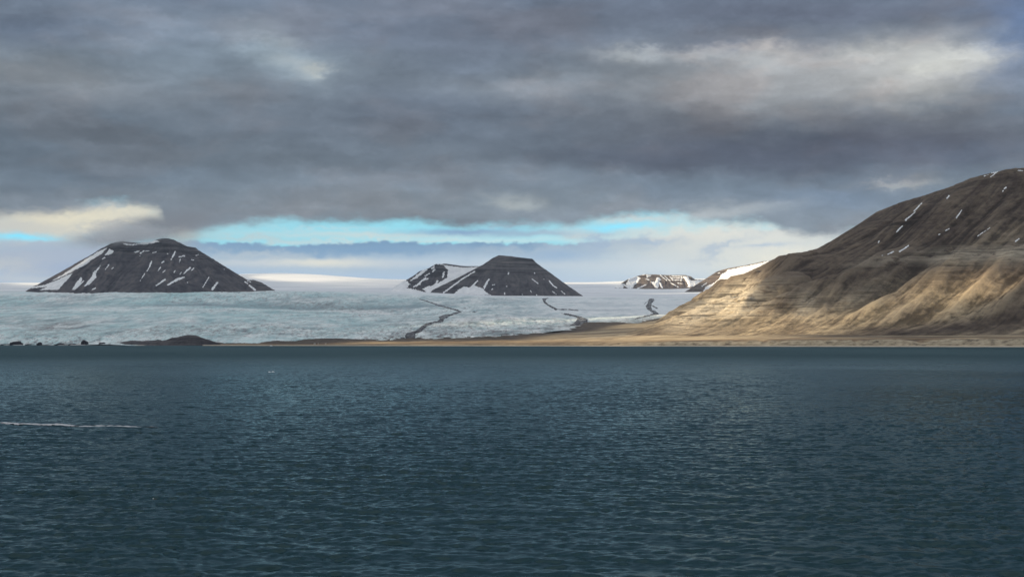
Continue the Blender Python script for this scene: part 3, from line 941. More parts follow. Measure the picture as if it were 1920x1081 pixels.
# ------------------------------------------------------------------ patches that lie on a surface (snow on rock, debris on ice)
def patch(name, mat, parent, X, Y, Z, shapes, thick, noise_px=1.2, fine=3, seed=1, label=None, facing=True, res=None):
    """A sheet that swells out of the surface X,Y,Z where the outline is, and sinks below it outside."""
    px, py = proj(X, Y, Z)

    def field(qx, qy):
        f = np.full(qx.shape, -1e9)
        for s in shapes:
            if s[0] == 'c':
                f = np.maximum(f, cap_sd(qx, qy, *s[1:]))
            else:
                f = np.maximum(f, poly_sd(qx, qy, s[1]))
        return f
    allp = []
    for s in shapes:
        if s[0] == 'c':
            r = max(s[5:7])
            allp += [(s[1] - r, s[2] - r), (s[1] + r, s[2] + r), (s[3] - r, s[4] - r), (s[3] + r, s[4] + r)]
        else:
            allp += list(s[1])
    a = np.array(allp); lo = a.min(0) - 4; hi = a.max(0) + 4
    m = (px > lo[0]) & (px < hi[0]) & (py > lo[1]) & (py < hi[1])
    if facing:
        dzx = np.gradient(Z, axis=1) / np.maximum(np.gradient(X, axis=1), 1e-6)
        dzy = np.gradient(Z, axis=0) / np.maximum(np.gradient(Y, axis=0), 1e-6)
        m &= (dzx * X + dzy * Y - (Z - CAM_H)) > 0
    if not m.any():
        return None
    ii, jj = np.where(m)
    ff = field(px[ii, jj], py[ii, jj])
    ok = ff > -2.5
    if not ok.any():
        return None
    ii, jj = ii[ok], jj[ok]
    i0, i1 = max(ii.min() - 1, 0), min(ii.max() + 1, X.shape[0] - 1)
    j0, j1 = max(jj.min() - 1, 0), min(jj.max() + 1, X.shape[1] - 1)
    cell = np.zeros(X.shape, bool); cell[ii, jj] = True
    for ax in (0, 1):                                                       # grow by one cell
        c2 = cell.copy()
        c2 |= np.roll(cell, 1, ax) | np.roll(cell, -1, ax)
        cell = c2
    gi = np.linspace(i0, i1, (i1 - i0) * fine + 1); gj = np.linspace(j0, j1, (j1 - j0) * fine + 1)
    GI, GJ = np.meshgrid(gi, gj, indexing='ij')
    x = bilin(X, GI, GJ); y = bilin(Y, GI, GJ); z = bilin(Z, GI, GJ)
    qx, qy = proj(x, y, z)
    f = field(qx, qy) + noise_px * (1.5 * fbm(qx / 4.5, qy / 3.0, 4, seed, 0.65) + 0.8 * fbm((qx + qy) / 2.2, (qx - qy) / 9.0, 3, seed + 3, 0.6))
    near = cell[np.clip(np.round(GI).astype(int), 0, X.shape[0] - 1), np.clip(np.round(GJ).astype(int), 0, X.shape[1] - 1)]
    lift = thick * np.clip(f, -1.5, 1.5) / 1.5
    fc = (f > -1.4) & near
    keep = fc[:-1, :-1] | fc[1:, :-1] | fc[:-1, 1:] | fc[1:, 1:]
    keep &= near[:-1, :-1] & near[1:, 1:] & near[1:, :-1] & near[:-1, 1:]
    if keep.sum() < 2 or (f[near].max() if near.any() else -1) <= 0:
        return None
    o = grid_obj(name, x, y, z + lift, mat, parent, keep=keep)
    if label:
        o['label'] = label
    return o


def zc(org, sc, cap):
    """capsule (x0,y0,x1,y1,w0,w1) measured in an enlarged view of the photograph"""
    x0, y0, x1, y1, w0, w1 = cap
    return ('c', org[0] + x0 * sc, org[1] + y0 * sc, org[0] + x1 * sc, org[1] + y1 * sc, w0 * sc / 2, w1 * sc / 2)


def zp(org, sc, pts):
    return ('p', [(org[0] + a * sc, org[1] + b * sc) for a, b in pts])


O1 = (700, 540); S1 = 260 / 1920
mor1 = [zp(O1, S1, [(480, 710), (440, 680), (440, 650), (480, 622), (560, 605), (630, 570), (650, 540), (720, 500), (800, 475), (880, 460), (920, 430), (900, 400), (1000, 365), (1060, 365), (1120, 340), (1180, 325), (1230, 310), (1238, 322), (1170, 352), (1060, 388), (985, 430), (960, 465), (880, 478), (820, 492), (745, 525), (695, 570), (665, 600), (585, 630), (575, 700)]),
        zc(O1, S1, (640, 150, 760, 185, 9, 15)), zc(O1, S1, (760, 185, 900, 235, 15, 17)), zc(O1, S1, (900, 235, 1060, 280, 17, 17)), zc(O1, S1, (1060, 280, 1190, 315, 17, 17)),
        zc(O1, S1, (1370, 332, 1425, 327, 8, 8)), zc(O1, S1, (430, 690, 380, 690, 10, 8))]
O2 = (960, 540); S2 = 1 / 6
mor2 = [zp(O2, S2, [(340, 120), (420, 104), (390, 122), (378, 150), (405, 180), (470, 212), (512, 235), (495, 248), (420, 208), (358, 165)]),
        zp(O2, S2, [(553, 283), (640, 288), (720, 310), (800, 330), (850, 355), (850, 380), (800, 400), (750, 418), (640, 425), (700, 390), (735, 350), (725, 328), (690, 316), (600, 302)]),
        zc(O2, S2, (510, 238, 640, 240, 8, 9)), zc(O2, S2, (640, 240, 745, 252, 9, 10))]
mor3 = [zp(O2, S2, [(1538, 118), (1592, 118), (1605, 140), (1572, 170), (1566, 210), (1576, 245), (1642, 275), (1652, 297), (1580, 306), (1500, 326), (1380, 348), (1395, 336), (1490, 316), (1592, 290), (1560, 262), (1510, 224), (1506, 200), (1530, 160)]),
        zc(O2, S2, (1570, 190, 1630, 225, 10, 12)), zc(O2, S2, (1530, 140, 1480, 185, 5, 3))]
for k, (shp, lab) in enumerate([(mor1, 'dark bent debris band between two ice streams'), (mor2, 'dark S-shaped debris band below the central butte'), (mor3, 'short dark debris band near the brown slope')]):
    patch('medial_moraine', M['debris'], glacier, GX, GY, GZ, shp, 7.0, 0.9, 2, 20 + k, lab, facing=False)


# ------------------------------------------------------------------ mountains
def slope_drop(d, h, sd=9999.0):
    H = max(h - 22.0, 20.0)
    D = min(max(1.5 * H, 2.9 * H - 180.0), sd - 230.0)
    t = d / D
    g = np.where(t < 1, H * (1 - np.clip(1 - t, 0, 1) ** 1.75), H + (t - 1) * D * 0.10)
    return g


def ridge_field(X, Y, pts, drop, T=5.0, R_ang=350.0, n=170, fall=None, side=1.0):
    def dist(ax, ay):
        if fall is None:
            return np.hypot(ax, ay)
        return np.hypot(ax * fall[0] + ay * fall[1], side * (ax * fall[1] - ay * fall[0]))

    P_ = np.array([[*at(px, py, yy)] for px, py, yy in pts], float)
    seg = np.concatenate([[0], np.cumsum(np.hypot(np.diff(P_[:, 0]), np.diff(P_[:, 1])))])
    s = np.linspace(0, seg[-1], n)
    rx, ry, rz = (np.interp(s, seg, P_[:, i]) for i in range(3))
    mx = np.full(X.shape, -1e9)
    if drop is slope_drop:
        sdist = (ry - (5268.7 - 0.619 * rx)) * 0.85
        fn = lambda d, i: slope_drop(d, rz[i], sdist[i])
    else:
        fn = lambda d, i: drop(d, rz[i])
    for i in range(n):
        mx = np.maximum(mx, rz[i] - fn(dist(X - rx[i], Y - ry[i]), i))
    W = 0; Zs = 0; S = 0; D = 0; XR = 0; YR = 0
    for i in range(n):
        d = dist(X - rx[i], Y - ry[i])
        v = rz[i] - fn(d, i)
        wgt = np.exp(np.maximum((v - mx) / T, -40))
        W = W + wgt; Zs = Zs + wgt * v; S = S + wgt * s[i]; D = D + wgt * d; XR = XR + wgt * rx[i]; YR = YR + wgt * ry[i]
    Zs, S, D, XR, YR = (a / W for a in (Zs, S, D, XR, YR))
    Zs = 0.35 * Zs + 0.65 * mx
    ang = np.arctan2(X - XR, np.abs(YR - Y) + 25)
    q = S + R_ang * ang
    return Zs, q, D


def butte_drop(d, h=None):
    return np.interp(d, [0, 8, 30, 42, 75, 400, 800, 2500], [0, 3, 30, 33, 58, 262, 500, 1450])


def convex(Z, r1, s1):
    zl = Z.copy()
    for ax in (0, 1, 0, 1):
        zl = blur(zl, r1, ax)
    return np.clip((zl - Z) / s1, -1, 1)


def butte(name, pts, xr, yr, step, drop, mat, label, seed, gully=(16, 95), strata_amp=4.0, back=1.0):
    x = np.arange(xr[0], xr[1], step); y = np.arange(yr[0], yr[1], step)
    X, Y = np.meshgrid(x, y)
    Z, q, D = ridge_field(X, Y, pts, drop)
    q = q + 55 * perlin(q / 170, D / 230, seed + 31) + 25 * perlin(q / 60, D / 110, seed + 33)
    env = sstep(D, 15, 180)
    A, lam = gully
    g = fbm(q / lam, D / 900, 4, seed, 0.55, ridged=True)
    Z = Z + env * A * (g - 0.25)
    Z = Z + env * A * 0.35 * fbm(q / (lam * 0.3), D / 300, 3, seed + 5)
    Z = Z + 5.0 * fbm(X / 60, Y / 60, 5, seed + 9, 0.6)
    per_ = 26.0
    ph = (Z + 5 * perlin(X / 300, Y / 300, seed + 3)) / per_
    Z = Z + strata_amp * np.sin(2 * math.pi * ph) / (2 * math.pi) * 1.6 * (1 - sstep(D, 150, 420))
    top = Z.max()
    band = (1 - sstep(D, 120, 420)) * 0.9
    cliff = 0.25 * (1 - sstep(D, 80, 300))
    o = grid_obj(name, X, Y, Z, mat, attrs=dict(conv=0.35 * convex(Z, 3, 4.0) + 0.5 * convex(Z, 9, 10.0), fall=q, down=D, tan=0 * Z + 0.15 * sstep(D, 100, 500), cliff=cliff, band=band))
    tag(o, label, 'mountain', kind='structure')
    return o, X, Y, Z


def snow_list(parent, G, caps, polys, org, sc, thick=5.0, npx=1.1, fine=3, seed=50):
    k = 0
    for c in caps:
        patch('snow_patch', M['snow'], parent, *G, [zc(org, sc, c)], thick, npx * 0.95, fine, seed + k); k += 1
    for p in polys:
        patch('snow_patch', M['snow'], parent, *G, [zp(org, sc, p)], thick, npx, fine, seed + k); k += 1


# left mountain ------------------------------------------------------
YL = 13900.0
ptsL = [(62, 536, YL), (89, 527, YL), (122, 508.5, YL), (152, 491, YL), (184, 468.5, YL), (208, 456, YL), (228, 451, YL), (245, 453.5, YL), (262, 455, YL),
        (285, 453, YL), (297, 447.5, YL), (304, 446, YL), (316, 446, YL), (326, 449, YL), (338, 455, YL), (350, 461, YL), (366, 463, YL), (371, 468, YL), (375, 474, YL), (394, 484, YL), (421, 499, YL), (447, 515, YL), (470, 530, YL), (490, 546, YL), (500, 552, YL)]
mL, *GL = butte('mountain', ptsL, (-5300, -2280), (12850, 14500), 6.5, butte_drop, M['mountain_far'], 'dark flat-topped mountain at the left with cloud on its summit', 11)
Oz = (0, 370); Sz = 0.25
snow_list(mL, GL, [
    (820, 500, 790, 540, 6, 5), (850, 525, 838, 536, 6, 4), (1010, 411, 1042, 402, 10, 8), (1055, 418, 1078, 402, 11, 8), (1090, 404, 1120, 401, 6, 5), (1150, 413, 1172, 408, 8, 6),
    (1135, 483, 1120, 520, 14, 9), (1118, 525, 1100, 555, 8, 6), (1085, 570, 1050, 625, 6, 3), (1312, 408, 1298, 440, 12, 12), (1295, 444, 1282, 466, 10, 6), (1345, 446, 1385, 437, 7, 10), (1350, 466, 1346, 484, 9, 4),
    (1214, 490, 1228, 480, 10, 8), (1205, 520, 1188, 548, 9, 6), (1255, 420, 1258, 422, 7, 7), (1470, 435, 1486, 429, 6, 5), (1436, 467, 1450, 467, 6, 6), (1425, 527, 1382, 568, 14, 8), (1452, 530, 1432, 552, 8, 6),
    (1358, 562, 1350, 575, 6, 6), (1238, 615, 1172, 660, 13, 9), (1382, 597, 1330, 615, 10, 16), (1325, 617, 1258, 655, 18, 10), (1567, 598, 1522, 672, 7, 5), (1627, 640, 1592, 688, 14, 15), (1680, 540, 1682, 541, 7, 7),
    (1872, 660, 1912, 692, 12, 14), (1858, 628, 1892, 632, 8, 9), (1835, 630, 1862, 648, 6, 6), (1405, 637, 1409, 637, 6, 6), (785, 450, 768, 460, 10, 8), (1048, 437, 1050, 437, 6, 6), (1240, 545, 1220, 562, 5, 4), (715, 680, 690, 692, 8, 6), (1315, 548, 1305, 560, 5, 4)],
    [[(380, 628), (470, 578), (560, 518), (660, 452), (740, 405), (790, 383), (802, 378), (760, 424), (690, 466), (640, 505), (540, 556), (430, 612)],
     [(820, 385), (852, 402), (850, 412), (815, 430), (785, 432), (800, 412)],
     [(150, 690), (250, 668), (335, 655), (430, 618), (500, 585), (543, 566), (520, 602), (480, 640), (440, 692), (300, 694), (350, 670)],
     [(606, 597), (618, 605), (605, 640), (625, 622), (632, 628), (590, 668), (560, 692), (538, 692), (570, 640)],
     [(757, 503), (745, 530), (718, 572), (724, 600), (690, 632), (668, 655), (630, 668), (665, 620), (690, 590), (695, 562), (720, 545)],
     [(922, 344), (960, 349), (1030, 349), (1030, 357), (950, 359)], [(1030, 350), (1090, 331), (1180, 322), (1192, 332), (1140, 345), (1080, 354)]], Oz, Sz, 5.0, 1.3, 3, 100)

# little dark knob behind the right foot of the left mountain
ptsK = [(452, 534, 14500), (462, 524.5, 14500), (474, 524, 14500), (484, 527, 14500), (493, 535, 14500), (505, 543, 14500), (516, 546, 14500)]
mK, *GK = butte('hill', ptsK, (-3000, -2240), (14000, 15000), 8.0, lambda d, h=None: np.interp(d, [0, 40, 400, 1200], [0, 14, 230, 700]), M['mountain_far'], 'small dark rounded knob behind the foot of the left mountain', 15, (5, 60))

# central butte ------------------------------------------------------
YC = 15200.0
ptsC = [(812, 542.5, YC - 400), (830, 534, YC - 330), (860, 519.5, YC - 220), (890, 503.5, YC - 110), (905, 496, YC - 60), (918, 487.5, YC), (925, 482.5, YC), (936, 478, YC), (955, 479.5, YC), (975, 482, YC), (998, 485, YC), (1001, 488, YC), (1011, 498.5, YC), (1030, 513, YC), (1050, 525, YC)]
mC, *GC = butte('mountain', ptsC, (-1230, 900), (13900, 15900), 6.5, lambda d, h=None: butte_drop(d * 1.17), M['mountain_far'], 'dark steep butte with a level top rising from the middle of the glacier', 23, (9, 90), 2.0)
Oc = (480, 380); Od = (960, 420); Sd = 520 / 1920
snow_list(mC, GC, [(1895, 524, 1892, 534, 10, 9), (1880, 625, 1884, 627, 6, 6), (1865, 676, 1867, 686, 9, 9), (1775, 617, 1790, 612, 7, 6), (1768, 650, 1774, 645, 7, 7), (1640, 515, 1540, 575, 7, 9), (1540, 575, 1410, 672, 9, 12),
                   (1660, 585, 1610, 640, 10, 12), (1745, 575, 1712, 630, 12, 12), (1735, 600, 1705, 655, 8, 8)],
          [[(1480, 686), (1520, 650), (1560, 628), (1600, 634), (1640, 622), (1700, 640), (1715, 660), (1760, 692), (1600, 692)]], Oc, Sz, 5.0, 1.2, 3, 160)
snow_list(mC, GC, [(155, 336, 157, 340, 6, 6), (140, 380, 180, 410, 6, 6), (258, 392, 285, 425, 8, 9), (285, 425, 310, 440, 9, 8), (128, 462, 134, 470, 5, 5), (280, 465, 308, 486, 5, 5), (340, 462, 366, 483, 5, 5), (70, 486, 72, 488, 6, 6), (170, 488, 172, 492, 6, 5), (220, 380, 222, 382, 4, 4)], [], Od, Sd, 5.0, 0.8, 3, 190)

YS = 15900.0
ptsS = [(774, 520, YS - 260), (786, 508.5, YS - 200), (802, 503, YS - 120), (818.5, 494.3, YS - 50), (835, 493.7, YS), (867, 498, YS), (905, 498.5, YS), (940, 499, YS)]
mS, *GS = butte('mountain', ptsS, (-1330, 50), (14700, 16600), 7.0, butte_drop, M['mountain_far'], 'low dark peak with a broad snow face adjoining the central butte', 33, (14, 80), 2.0)
snow_list(mS, GS, [(1335, 480, 1318, 494, 12, 10), (1342, 500, 1325, 516, 9, 8), (1275, 562, 1200, 622, 11, 11), (1290, 570, 1240, 586, 8, 7), (1408, 520, 1402, 556, 13, 15), (1360, 585, 1350, 610, 14, 14), (1330, 622, 1272, 637, 10, 9), (1366, 460, 1400, 463, 8, 7), (1230, 610, 1180, 632, 8, 6), (1300, 530, 1270, 548, 8, 6)],
          [[(980, 560), (1100, 575), (1140, 590), (1155, 612), (1132, 640), (1180, 648), (1250, 665), (1250, 710), (980, 710)],
           [(1405, 466), (1430, 470), (1560, 486), (1700, 478), (1760, 478), (1690, 540), (1560, 620), (1480, 680), (1300, 690), (1250, 645), (1300, 632), (1395, 585), (1432, 560), (1440, 505)],
           [(1250, 505), (1292, 495), (1240, 540), (1200, 570), (1155, 584), (1180, 562)]], Oc, Sz, 5.0, 1.6, 3, 220)

# small far mountain -------------------------------------------------
YF = 20600.0
Oe = (1140, 490); Se = 1 / 6
ptsF = [(1166, 530, YF - 250), (1177, 523, YF - 150), (1193, 517.5, YF), (1209, 513.2, YF), (1230, 513.8, YF), (1252, 515, YF), (1285, 515, YF), (1295, 517.5, YF), (1303, 523.5, YF), (1325, 524, YF + 300), (1360, 523, YF + 300)]
mF, *GF = butte('mountain', ptsF, (1020, 3100), (19500, 21400), 8.0, lambda d, h=None: np.interp(d, [0, 10, 40, 300, 800, 2500], [0, 6, 45, 190, 330, 700]), M['mountain_small'], 'small distant flat mountain striped with snow between the butte and the brown slope', 41, (14, 110), 3.0)
snow_list(mF, GF, [(432, 195, 460, 206, 12, 12), (590, 155, 662, 212, 10, 9), (640, 165, 702, 218, 10, 9), (690, 160, 722, 200, 8, 8), (720, 165, 832, 166, 9, 9), (720, 186, 836, 184, 9, 8), (725, 208, 832, 208, 9, 7), (832, 160, 822, 216, 7, 6),
                   (700, 236, 792, 288, 10, 9), (785, 240, 832, 250, 9, 9), (335, 302, 425, 262, 15, 14), (165, 252, 262, 316, 14, 18), (390, 150, 420, 146, 8, 8)],
          [[(235, 195), (280, 178), (330, 165), (365, 185), (340, 230), (300, 260), (280, 298), (250, 302), (200, 258)], [(428, 145), (490, 150), (478, 166), (440, 182)],
           [(480, 226), (530, 230), (548, 180), (575, 178), (602, 206), (572, 214), (600, 250), (624, 304), (598, 292), (576, 250), (562, 302), (530, 292)],
           [(842, 165), (902, 165), (918, 210), (962, 215), (1100, 205), (1090, 260), (890, 290), (905, 262), (882, 230)], [(-60, 258), (60, 225), (190, 195), (140, 240), (180, 260), (170, 300), (100, 300)]], Oe, Se, 7.0, 1.0, 3, 260)

# snowy ridge behind the brown slope ---------------------------------
YR_ = 17600.0
ptsR = [(1293, 549, YR_ - 350), (1298.5, 545.5, YR_ - 300), (1320, 528, YR_ - 150), (1339, 513, YR_), (1347, 507.5, YR_), (1366, 502, YR_), (1399, 496.5, YR_), (1431, 489.5, YR_), (1460, 486, YR_), (1520, 482, YR_)]
mR, *GR = butte('mountain', ptsR, (2100, 3900), (16500, 18400), 8.0, lambda d, h=None: np.interp(d, [0, 20, 400, 2500], [0, 9, 250, 1200]), M['mountain_small'], 'sunlit snowy ridge showing behind the skyline of the brown slope', 47, (3, 260), 0.5)
snow_list(mR, GR, [(1060, 276, 1112, 240, 9, 9), (1240, 130, 1255, 128, 7, 7)],
          [[(1345, 96), (1500, 60), (1620, 40), (1720, 15), (1830, -10), (1830, 40), (1600, 120), (1440, 190), (1300, 260), (1200, 330), (1060, 352), (1100, 282), (1200, 240), (1250, 190), (1272, 150), (1300, 132), (1330, 118)]], Oe, Se, 7.0, 1.4, 3, 300)

# big brown mountain on the right ------------------------------------
ptsM = [(1262, 590, 8030), (1270, 581, 8000), (1280, 573.5, 7980), (1307, 563, 7930), (1323, 548.5, 7900), (1350, 527, 7800), (1382.5, 514.5, 7680), (1420, 498, 7540), (1447.5, 484.5, 7440), (1480, 473.5, 7330), (1533.6, 463, 7160),
        (1558, 450.5, 7090), (1590, 431.5, 6990), (1617, 414, 6910), (1622, 411, 6890), (1646, 394.5, 6800), (1692, 376.5, 6640), (1734, 364.5, 6500), (1773, 350.5, 6370), (1818, 332.5, 6240), (1857, 322.5, 6130), (1892, 314.5, 6060), (1920, 312.5, 6000), (2050, 304, 5800), (2300, 300, 5500), (2700, 320, 5200)]


def build_right():
    step = 5.5
    x = np.arange(330, 2900, step); y = np.arange(3500, 8900, step * 1.15)
    X, Y = np.meshgrid(x, y)
    Z, q, D = ridge_field(X, Y, ptsM, slope_drop, T=7.0, R_ang=120.0, n=420, fall=(-0.92, -0.39), side=1.7)
    Z0 = Z.copy()
    # the main spurs: (picture position of the crest, height, half width on either side)
    bpx, bpy = proj(X, Y, Z)
    gzx = np.gradient(Z, axis=1) / step; gzy = np.gradient(Z, axis=0) / (step * 1.15)
    hid = np.where((gzx * X + gzy * Y - (Z - CAM_H)) > 0, 0.0, 1e6)
    up = np.zeros(X.shape); dn = np.zeros(X.shape)
    for crest, hh, w0 in [
            ([(1640, 440), (1560, 487), (1495, 517), (1412, 537), (1373, 552), (1323, 564), (1290, 581), (1252, 606)], 62, 190),
            ([(1600, 478), (1503, 523), (1473, 540), (1437, 554), (1407, 572), (1385, 590), (1350, 607)], 60, 170),
            ([(1640, 500), (1590, 530), (1540, 553), (1490, 566), (1448, 579), (1407, 594), (1340, 612)], 46, 170),
            ([(1760, 450), (1706, 490), (1653, 518), (1611, 542), (1551, 571), (1505, 589), (1450, 606)], 66, 200),
            ([(1860, 440), (1822, 490), (1797, 520), (1751, 546), (1699, 573), (1593, 602), (1540, 614)], 62, 190),
            ([(1945, 450), (1920, 492), (1885, 525), (1850, 557), (1787, 587), (1720, 606)], 62, 190),
            ([(1990, 500), (1950, 545), (1890, 590), (1830, 612)], 55, 170),
            ([(1850, 335), (1780, 385), (1730, 430), (1690, 470)], 34, 170),
            ([(1760, 370), (1700, 410), (1655, 450)], 30, 150)]:
        c3 = []
        for cx, cy in crest:
            k = np.argmin((bpx - cx) ** 2 + (bpy - cy) ** 2 + 1e-7 * Y * Y + hid)
            c3.append((X.ravel()[k], Y.ravel()[k]))
        c3 = np.array(c3)
        best = np.full(X.shape, 1e9); tt = np.zeros(X.shape)
        L = len(c3) - 1
        for i in range(L):
            (ax, ay), (bx, by) = c3[i], c3[i + 1]
            ex, ey = bx - ax, by - ay
            t = np.clip(((X - ax) * ex + (Y - ay) * ey) / (ex * ex + ey * ey + 1e-6), 0, 1)
            d = np.hypot(X - ax - t * ex, Y - ay - t * ey)
            m = d < best
            best = np.where(m, d, best); tt = np.where(m, (i + t) / L, tt)
        best = np.maximum(best + 20 * perlin(X / 160, Y / 160, int(hh) + L), 0)
        fade = sstep(tt, 0.0, 0.35) * (1 - sstep(tt, 0.45, 1.0)) * sstep(Z, 30, 110)
        up = np.maximum(up, hh * 1.2 * fade * np.clip(1 - best / (w0 * (1.15 - 0.45 * tt)), 0, 1) ** 1.35)
        dn = np.maximum(dn, hh * 0.5 * fade * np.exp(-((best - w0 * 1.05) / (w0 * 0.45)) ** 2))
    Z = Z + up - dn * (1 - np.clip(up / 30, 0, 1))
    env = sstep(D, 60, 420) * sstep(Z, 28, 150)
    wq = q + 70 * perlin(q / 400, D / 700, 3)
    big = fbm(wq / 430, D / 2600, 2, 61, 0.45, ridged=True)                  # spurs
    mid_ = fbm(wq / 130, D / 1100, 3, 67, 0.5, ridged=True)
    sml = fbm(wq / 34, D / 420, 3, 73, 0.55, ridged=True)
    Z = Z + env * (34 * (big - 0.30) + 22 * (mid_ - 0.3)) + sstep(D, 40, 250) * sstep(Z, 34, 120) * 4.5 * (sml - 0.2)
    Z = Z + sstep(Z, 40, 120) * 2.2 * fbm(X / 26, Y / 26, 4, 81)
    px, py = proj(X, Y, Z)
    # rock outcrops: where the bedding crops out
    cl = (1.0 * ell(px, py, 1385, 560, 70, 17, 22) + 1.0 * ell(px, py, 1300, 588, 52, 20, 30) + 0.8 * ell(px, py, 1400, 583, 60, 16, 25) + 0.75 * ell(px, py, 1510, 572, 26, 24, 30)
          + 0.6 * ell(px, py, 1380, 535, 50, 14, 25) + 0.9 * ell(px, py, 1800, 480, 62, 15, 2) + 0.9 * ell(px, py, 1905, 474, 45, 17, 4) + 0.5 * ell(px, py, 1660, 488, 60, 12, 8)
          + 0.35 * ell(px, py, 1600, 560, 60, 18, 25) + 0.25 * ell(px, py, 1690, 580, 60, 10, 20))
    cl = np.clip(cl, 0, 1)
    bd = 1.0 * ell(px, py, 1672, 419, 60, 8, -6) + 0.6 * ell(px, py, 1740, 408, 40, 10, 10) + 0.7 * ell(px, py, 1450, 575, 70, 14, 25) + 0.5 * ell(px, py, 1800, 345, 160, 16, 8) + 0.6 * ell(px, py, 1280, 590, 30, 25, 40) + 0.5 * ell(px, py, 1790, 505, 80, 18, 25)
    bd = np.clip(bd, 0, 1)
    per_ = 17.0
    zz = Z + 6 * perlin(X / 260, Y / 260, 91) + 3 * perlin(X / 60, Y / 60, 92)
    Z = Z + np.clip(cl + bd, 0, 1) * 4.5 * (perlin(zz / 19, X / 1500, 93) + 0.6 * perlin(zz / 8, X / 700, 94)) + cl * 2.0 * fbm(X / 14, Y / 14, 3, 95)
    tan = np.clip(sstep(-Z, -330, -120) * 0.9 + 0.15, 0, 1) * (1 - 0.5 * bd)
    tan = tan * (1 - 0.85 * np.clip(ell(px, py, 1760, 618, 230, 14, 6) + ell(px, py, 1900, 585, 70, 30, 35), 0, 1))   # cloud shade over the foot put into the colour
    tan = np.clip(tan + 0.6 * ell(px, py, 1720, 575, 45, 16, 25) + 0.4 * ell(px, py, 1850, 460, 110, 30, 25), 0, 1)
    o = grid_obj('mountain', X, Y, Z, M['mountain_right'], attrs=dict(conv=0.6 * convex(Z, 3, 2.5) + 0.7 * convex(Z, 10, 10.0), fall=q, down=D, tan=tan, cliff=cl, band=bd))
    tag(o, 'large brown scree mountain with gullied slopes filling the right side', 'mountain', kind='structure')
    return o, X, Y, Z


mB, *GB = build_right()
Ob = (1560, 300); Sb = 360 / 1622
snow_list(mB, GB, [(757, 364, 692, 432, 8, 10), (702, 438, 622, 506, 7, 13), (595, 557, 570, 580, 10, 12), (566, 584, 545, 606, 12, 9), (988, 302, 972, 322, 12, 12), (1095, 422, 1052, 486, 8, 12), (1470, 229, 1455, 245, 11, 9), (1447, 256, 1440, 266, 8, 6),
                   (1415, 86, 1352, 102, 16, 22), (1396, 100, 1340, 142, 8, 7), (1440, 67, 1466, 66, 6, 6), (1285, 135, 1320, 125, 6, 6), (1335, 570, 1232, 640, 4, 6), (992, 578, 958, 596, 6, 7), (646, 722, 572, 772, 9, 13), (518, 772, 470, 796, 10, 8),
                   (397, 686, 390, 698, 10, 8), (1580, 662, 1550, 686, 10, 12), (1565, 88, 1612, 90, 6, 6), (422, 806, 430, 803, 6, 6), (900, 630, 912, 624, 5, 5)], [], Ob, Sb, 1.8, 0.9, 3, 340)

# dark rock hill at the foot of the glacier --------------------------
ptsH = [(a, c, float(shore_Y(ray(a, c)[0])) + 75) for a, c, _ in [(205, 646, 0), (222, 641.5, 0), (245, 637.5, 0), (253, 636.5, 0), (268, 638.5, 0), (290, 636.5, 0), (297, 635.5, 0), (306, 637, 0), (330, 631, 0), (352, 627, 0), (362, 626.6, 0), (375, 630, 0), (385, 633.5, 0), (400, 639.5, 0), (412, 644, 0)]]
mH, *GH = butte('hill', ptsH, (-2000, -1180), (5980, 6600), 4.0, lambda d, h=None: np.interp(d, [0, 20, 120, 400], [0, 8, 60, 200]), M['mountain_far'], 'long low dark rock hill at the waterline in front of the glacier', 19, (4, 26), 0.0)


# ------------------------------------------------------------------ small rocks at the ice edge
def blob_mesh(rx, ry, rz, seed, nu=28, nv=16, amp=0.3, clip=True):
    v = []
    for j in range(nv + 1):
        th = math.pi * j / nv
        for i in range(nu):
            ph = 2 * math.pi * i / nu
            v.append((math.sin(th) * math.cos(ph), math.sin(th) * math.sin(ph), math.cos(th)))
    v = np.array(v)
    n = fbm(v[:, 0] * 1.6 + v[:, 2] * 0.9 + seed, v[:, 1] * 1.6 - v[:, 2] * 1.1 + seed * 3.7, 4, seed, 0.6)
    r2 = fbm(v[:, 0] * 2.6 + seed, v[:, 1] * 2.6 + v[:, 2] * 2.0, 3, seed + 4, 0.6, ridged=True)
    v = v * (1 + amp * n + 0.35 * amp * r2)[:, None]
    if clip:
        v[:, 2] = np.maximum(v[:, 2], -0.35)
    v = v * np.array([rx, ry, rz])
    f = []
    for j in range(nv):
        for i in range(nu):
            a = j * nu + i; b = j * nu + (i + 1) % nu
            f.append((a, a + nu, b + nu, b))
    return v, np.array(f)


for k, (px, wpx, hpx, lab) in enumerate([
        (31, 22, 7.5, 'dark pointed rock at the waterline, leftmost at the foot of the ice'),
        (74, 9, 5.5, 'little dark rock at the ice edge beside the pointed one'),
        (112, 14, 3.5, 'flat dark rock low at the ice edge left of the tall one'),
        (136, 16, 2.5, 'thin dark sliver of rock at the waterline under the ice'),
        (158, 13, 9.5, 'tallest dark rock of the row, standing out of the ice foot'),
        (192, 14, 5.5, 'dark blocky rock just left of the long rock hill'),
        (12, 20, 2.0, 'faint low dark rock at the picture edge under the ice'),
        (57, 18, 2.0, 'low dark strip of rock between two bigger rocks'),
        (207, 8, 3.0, 'small dark rock touching the tip of the long rock hill')]):
    u, _ = ray(px, 645)
    yy = float(shore_Y(u)) + 26
    sc = yy / F
    v, f = blob_mesh(wpx * sc / 2, 11, hpx * sc * 0.8, 200 + k * 7, amp=0.55)
    loc = (float(u) * yy, yy, 1.9)
    tag(mesh_obj('shore_rock', v, f, M['rock'], loc=None), lab, 'rock', 'dark rocks at the foot of the glacier').location = loc


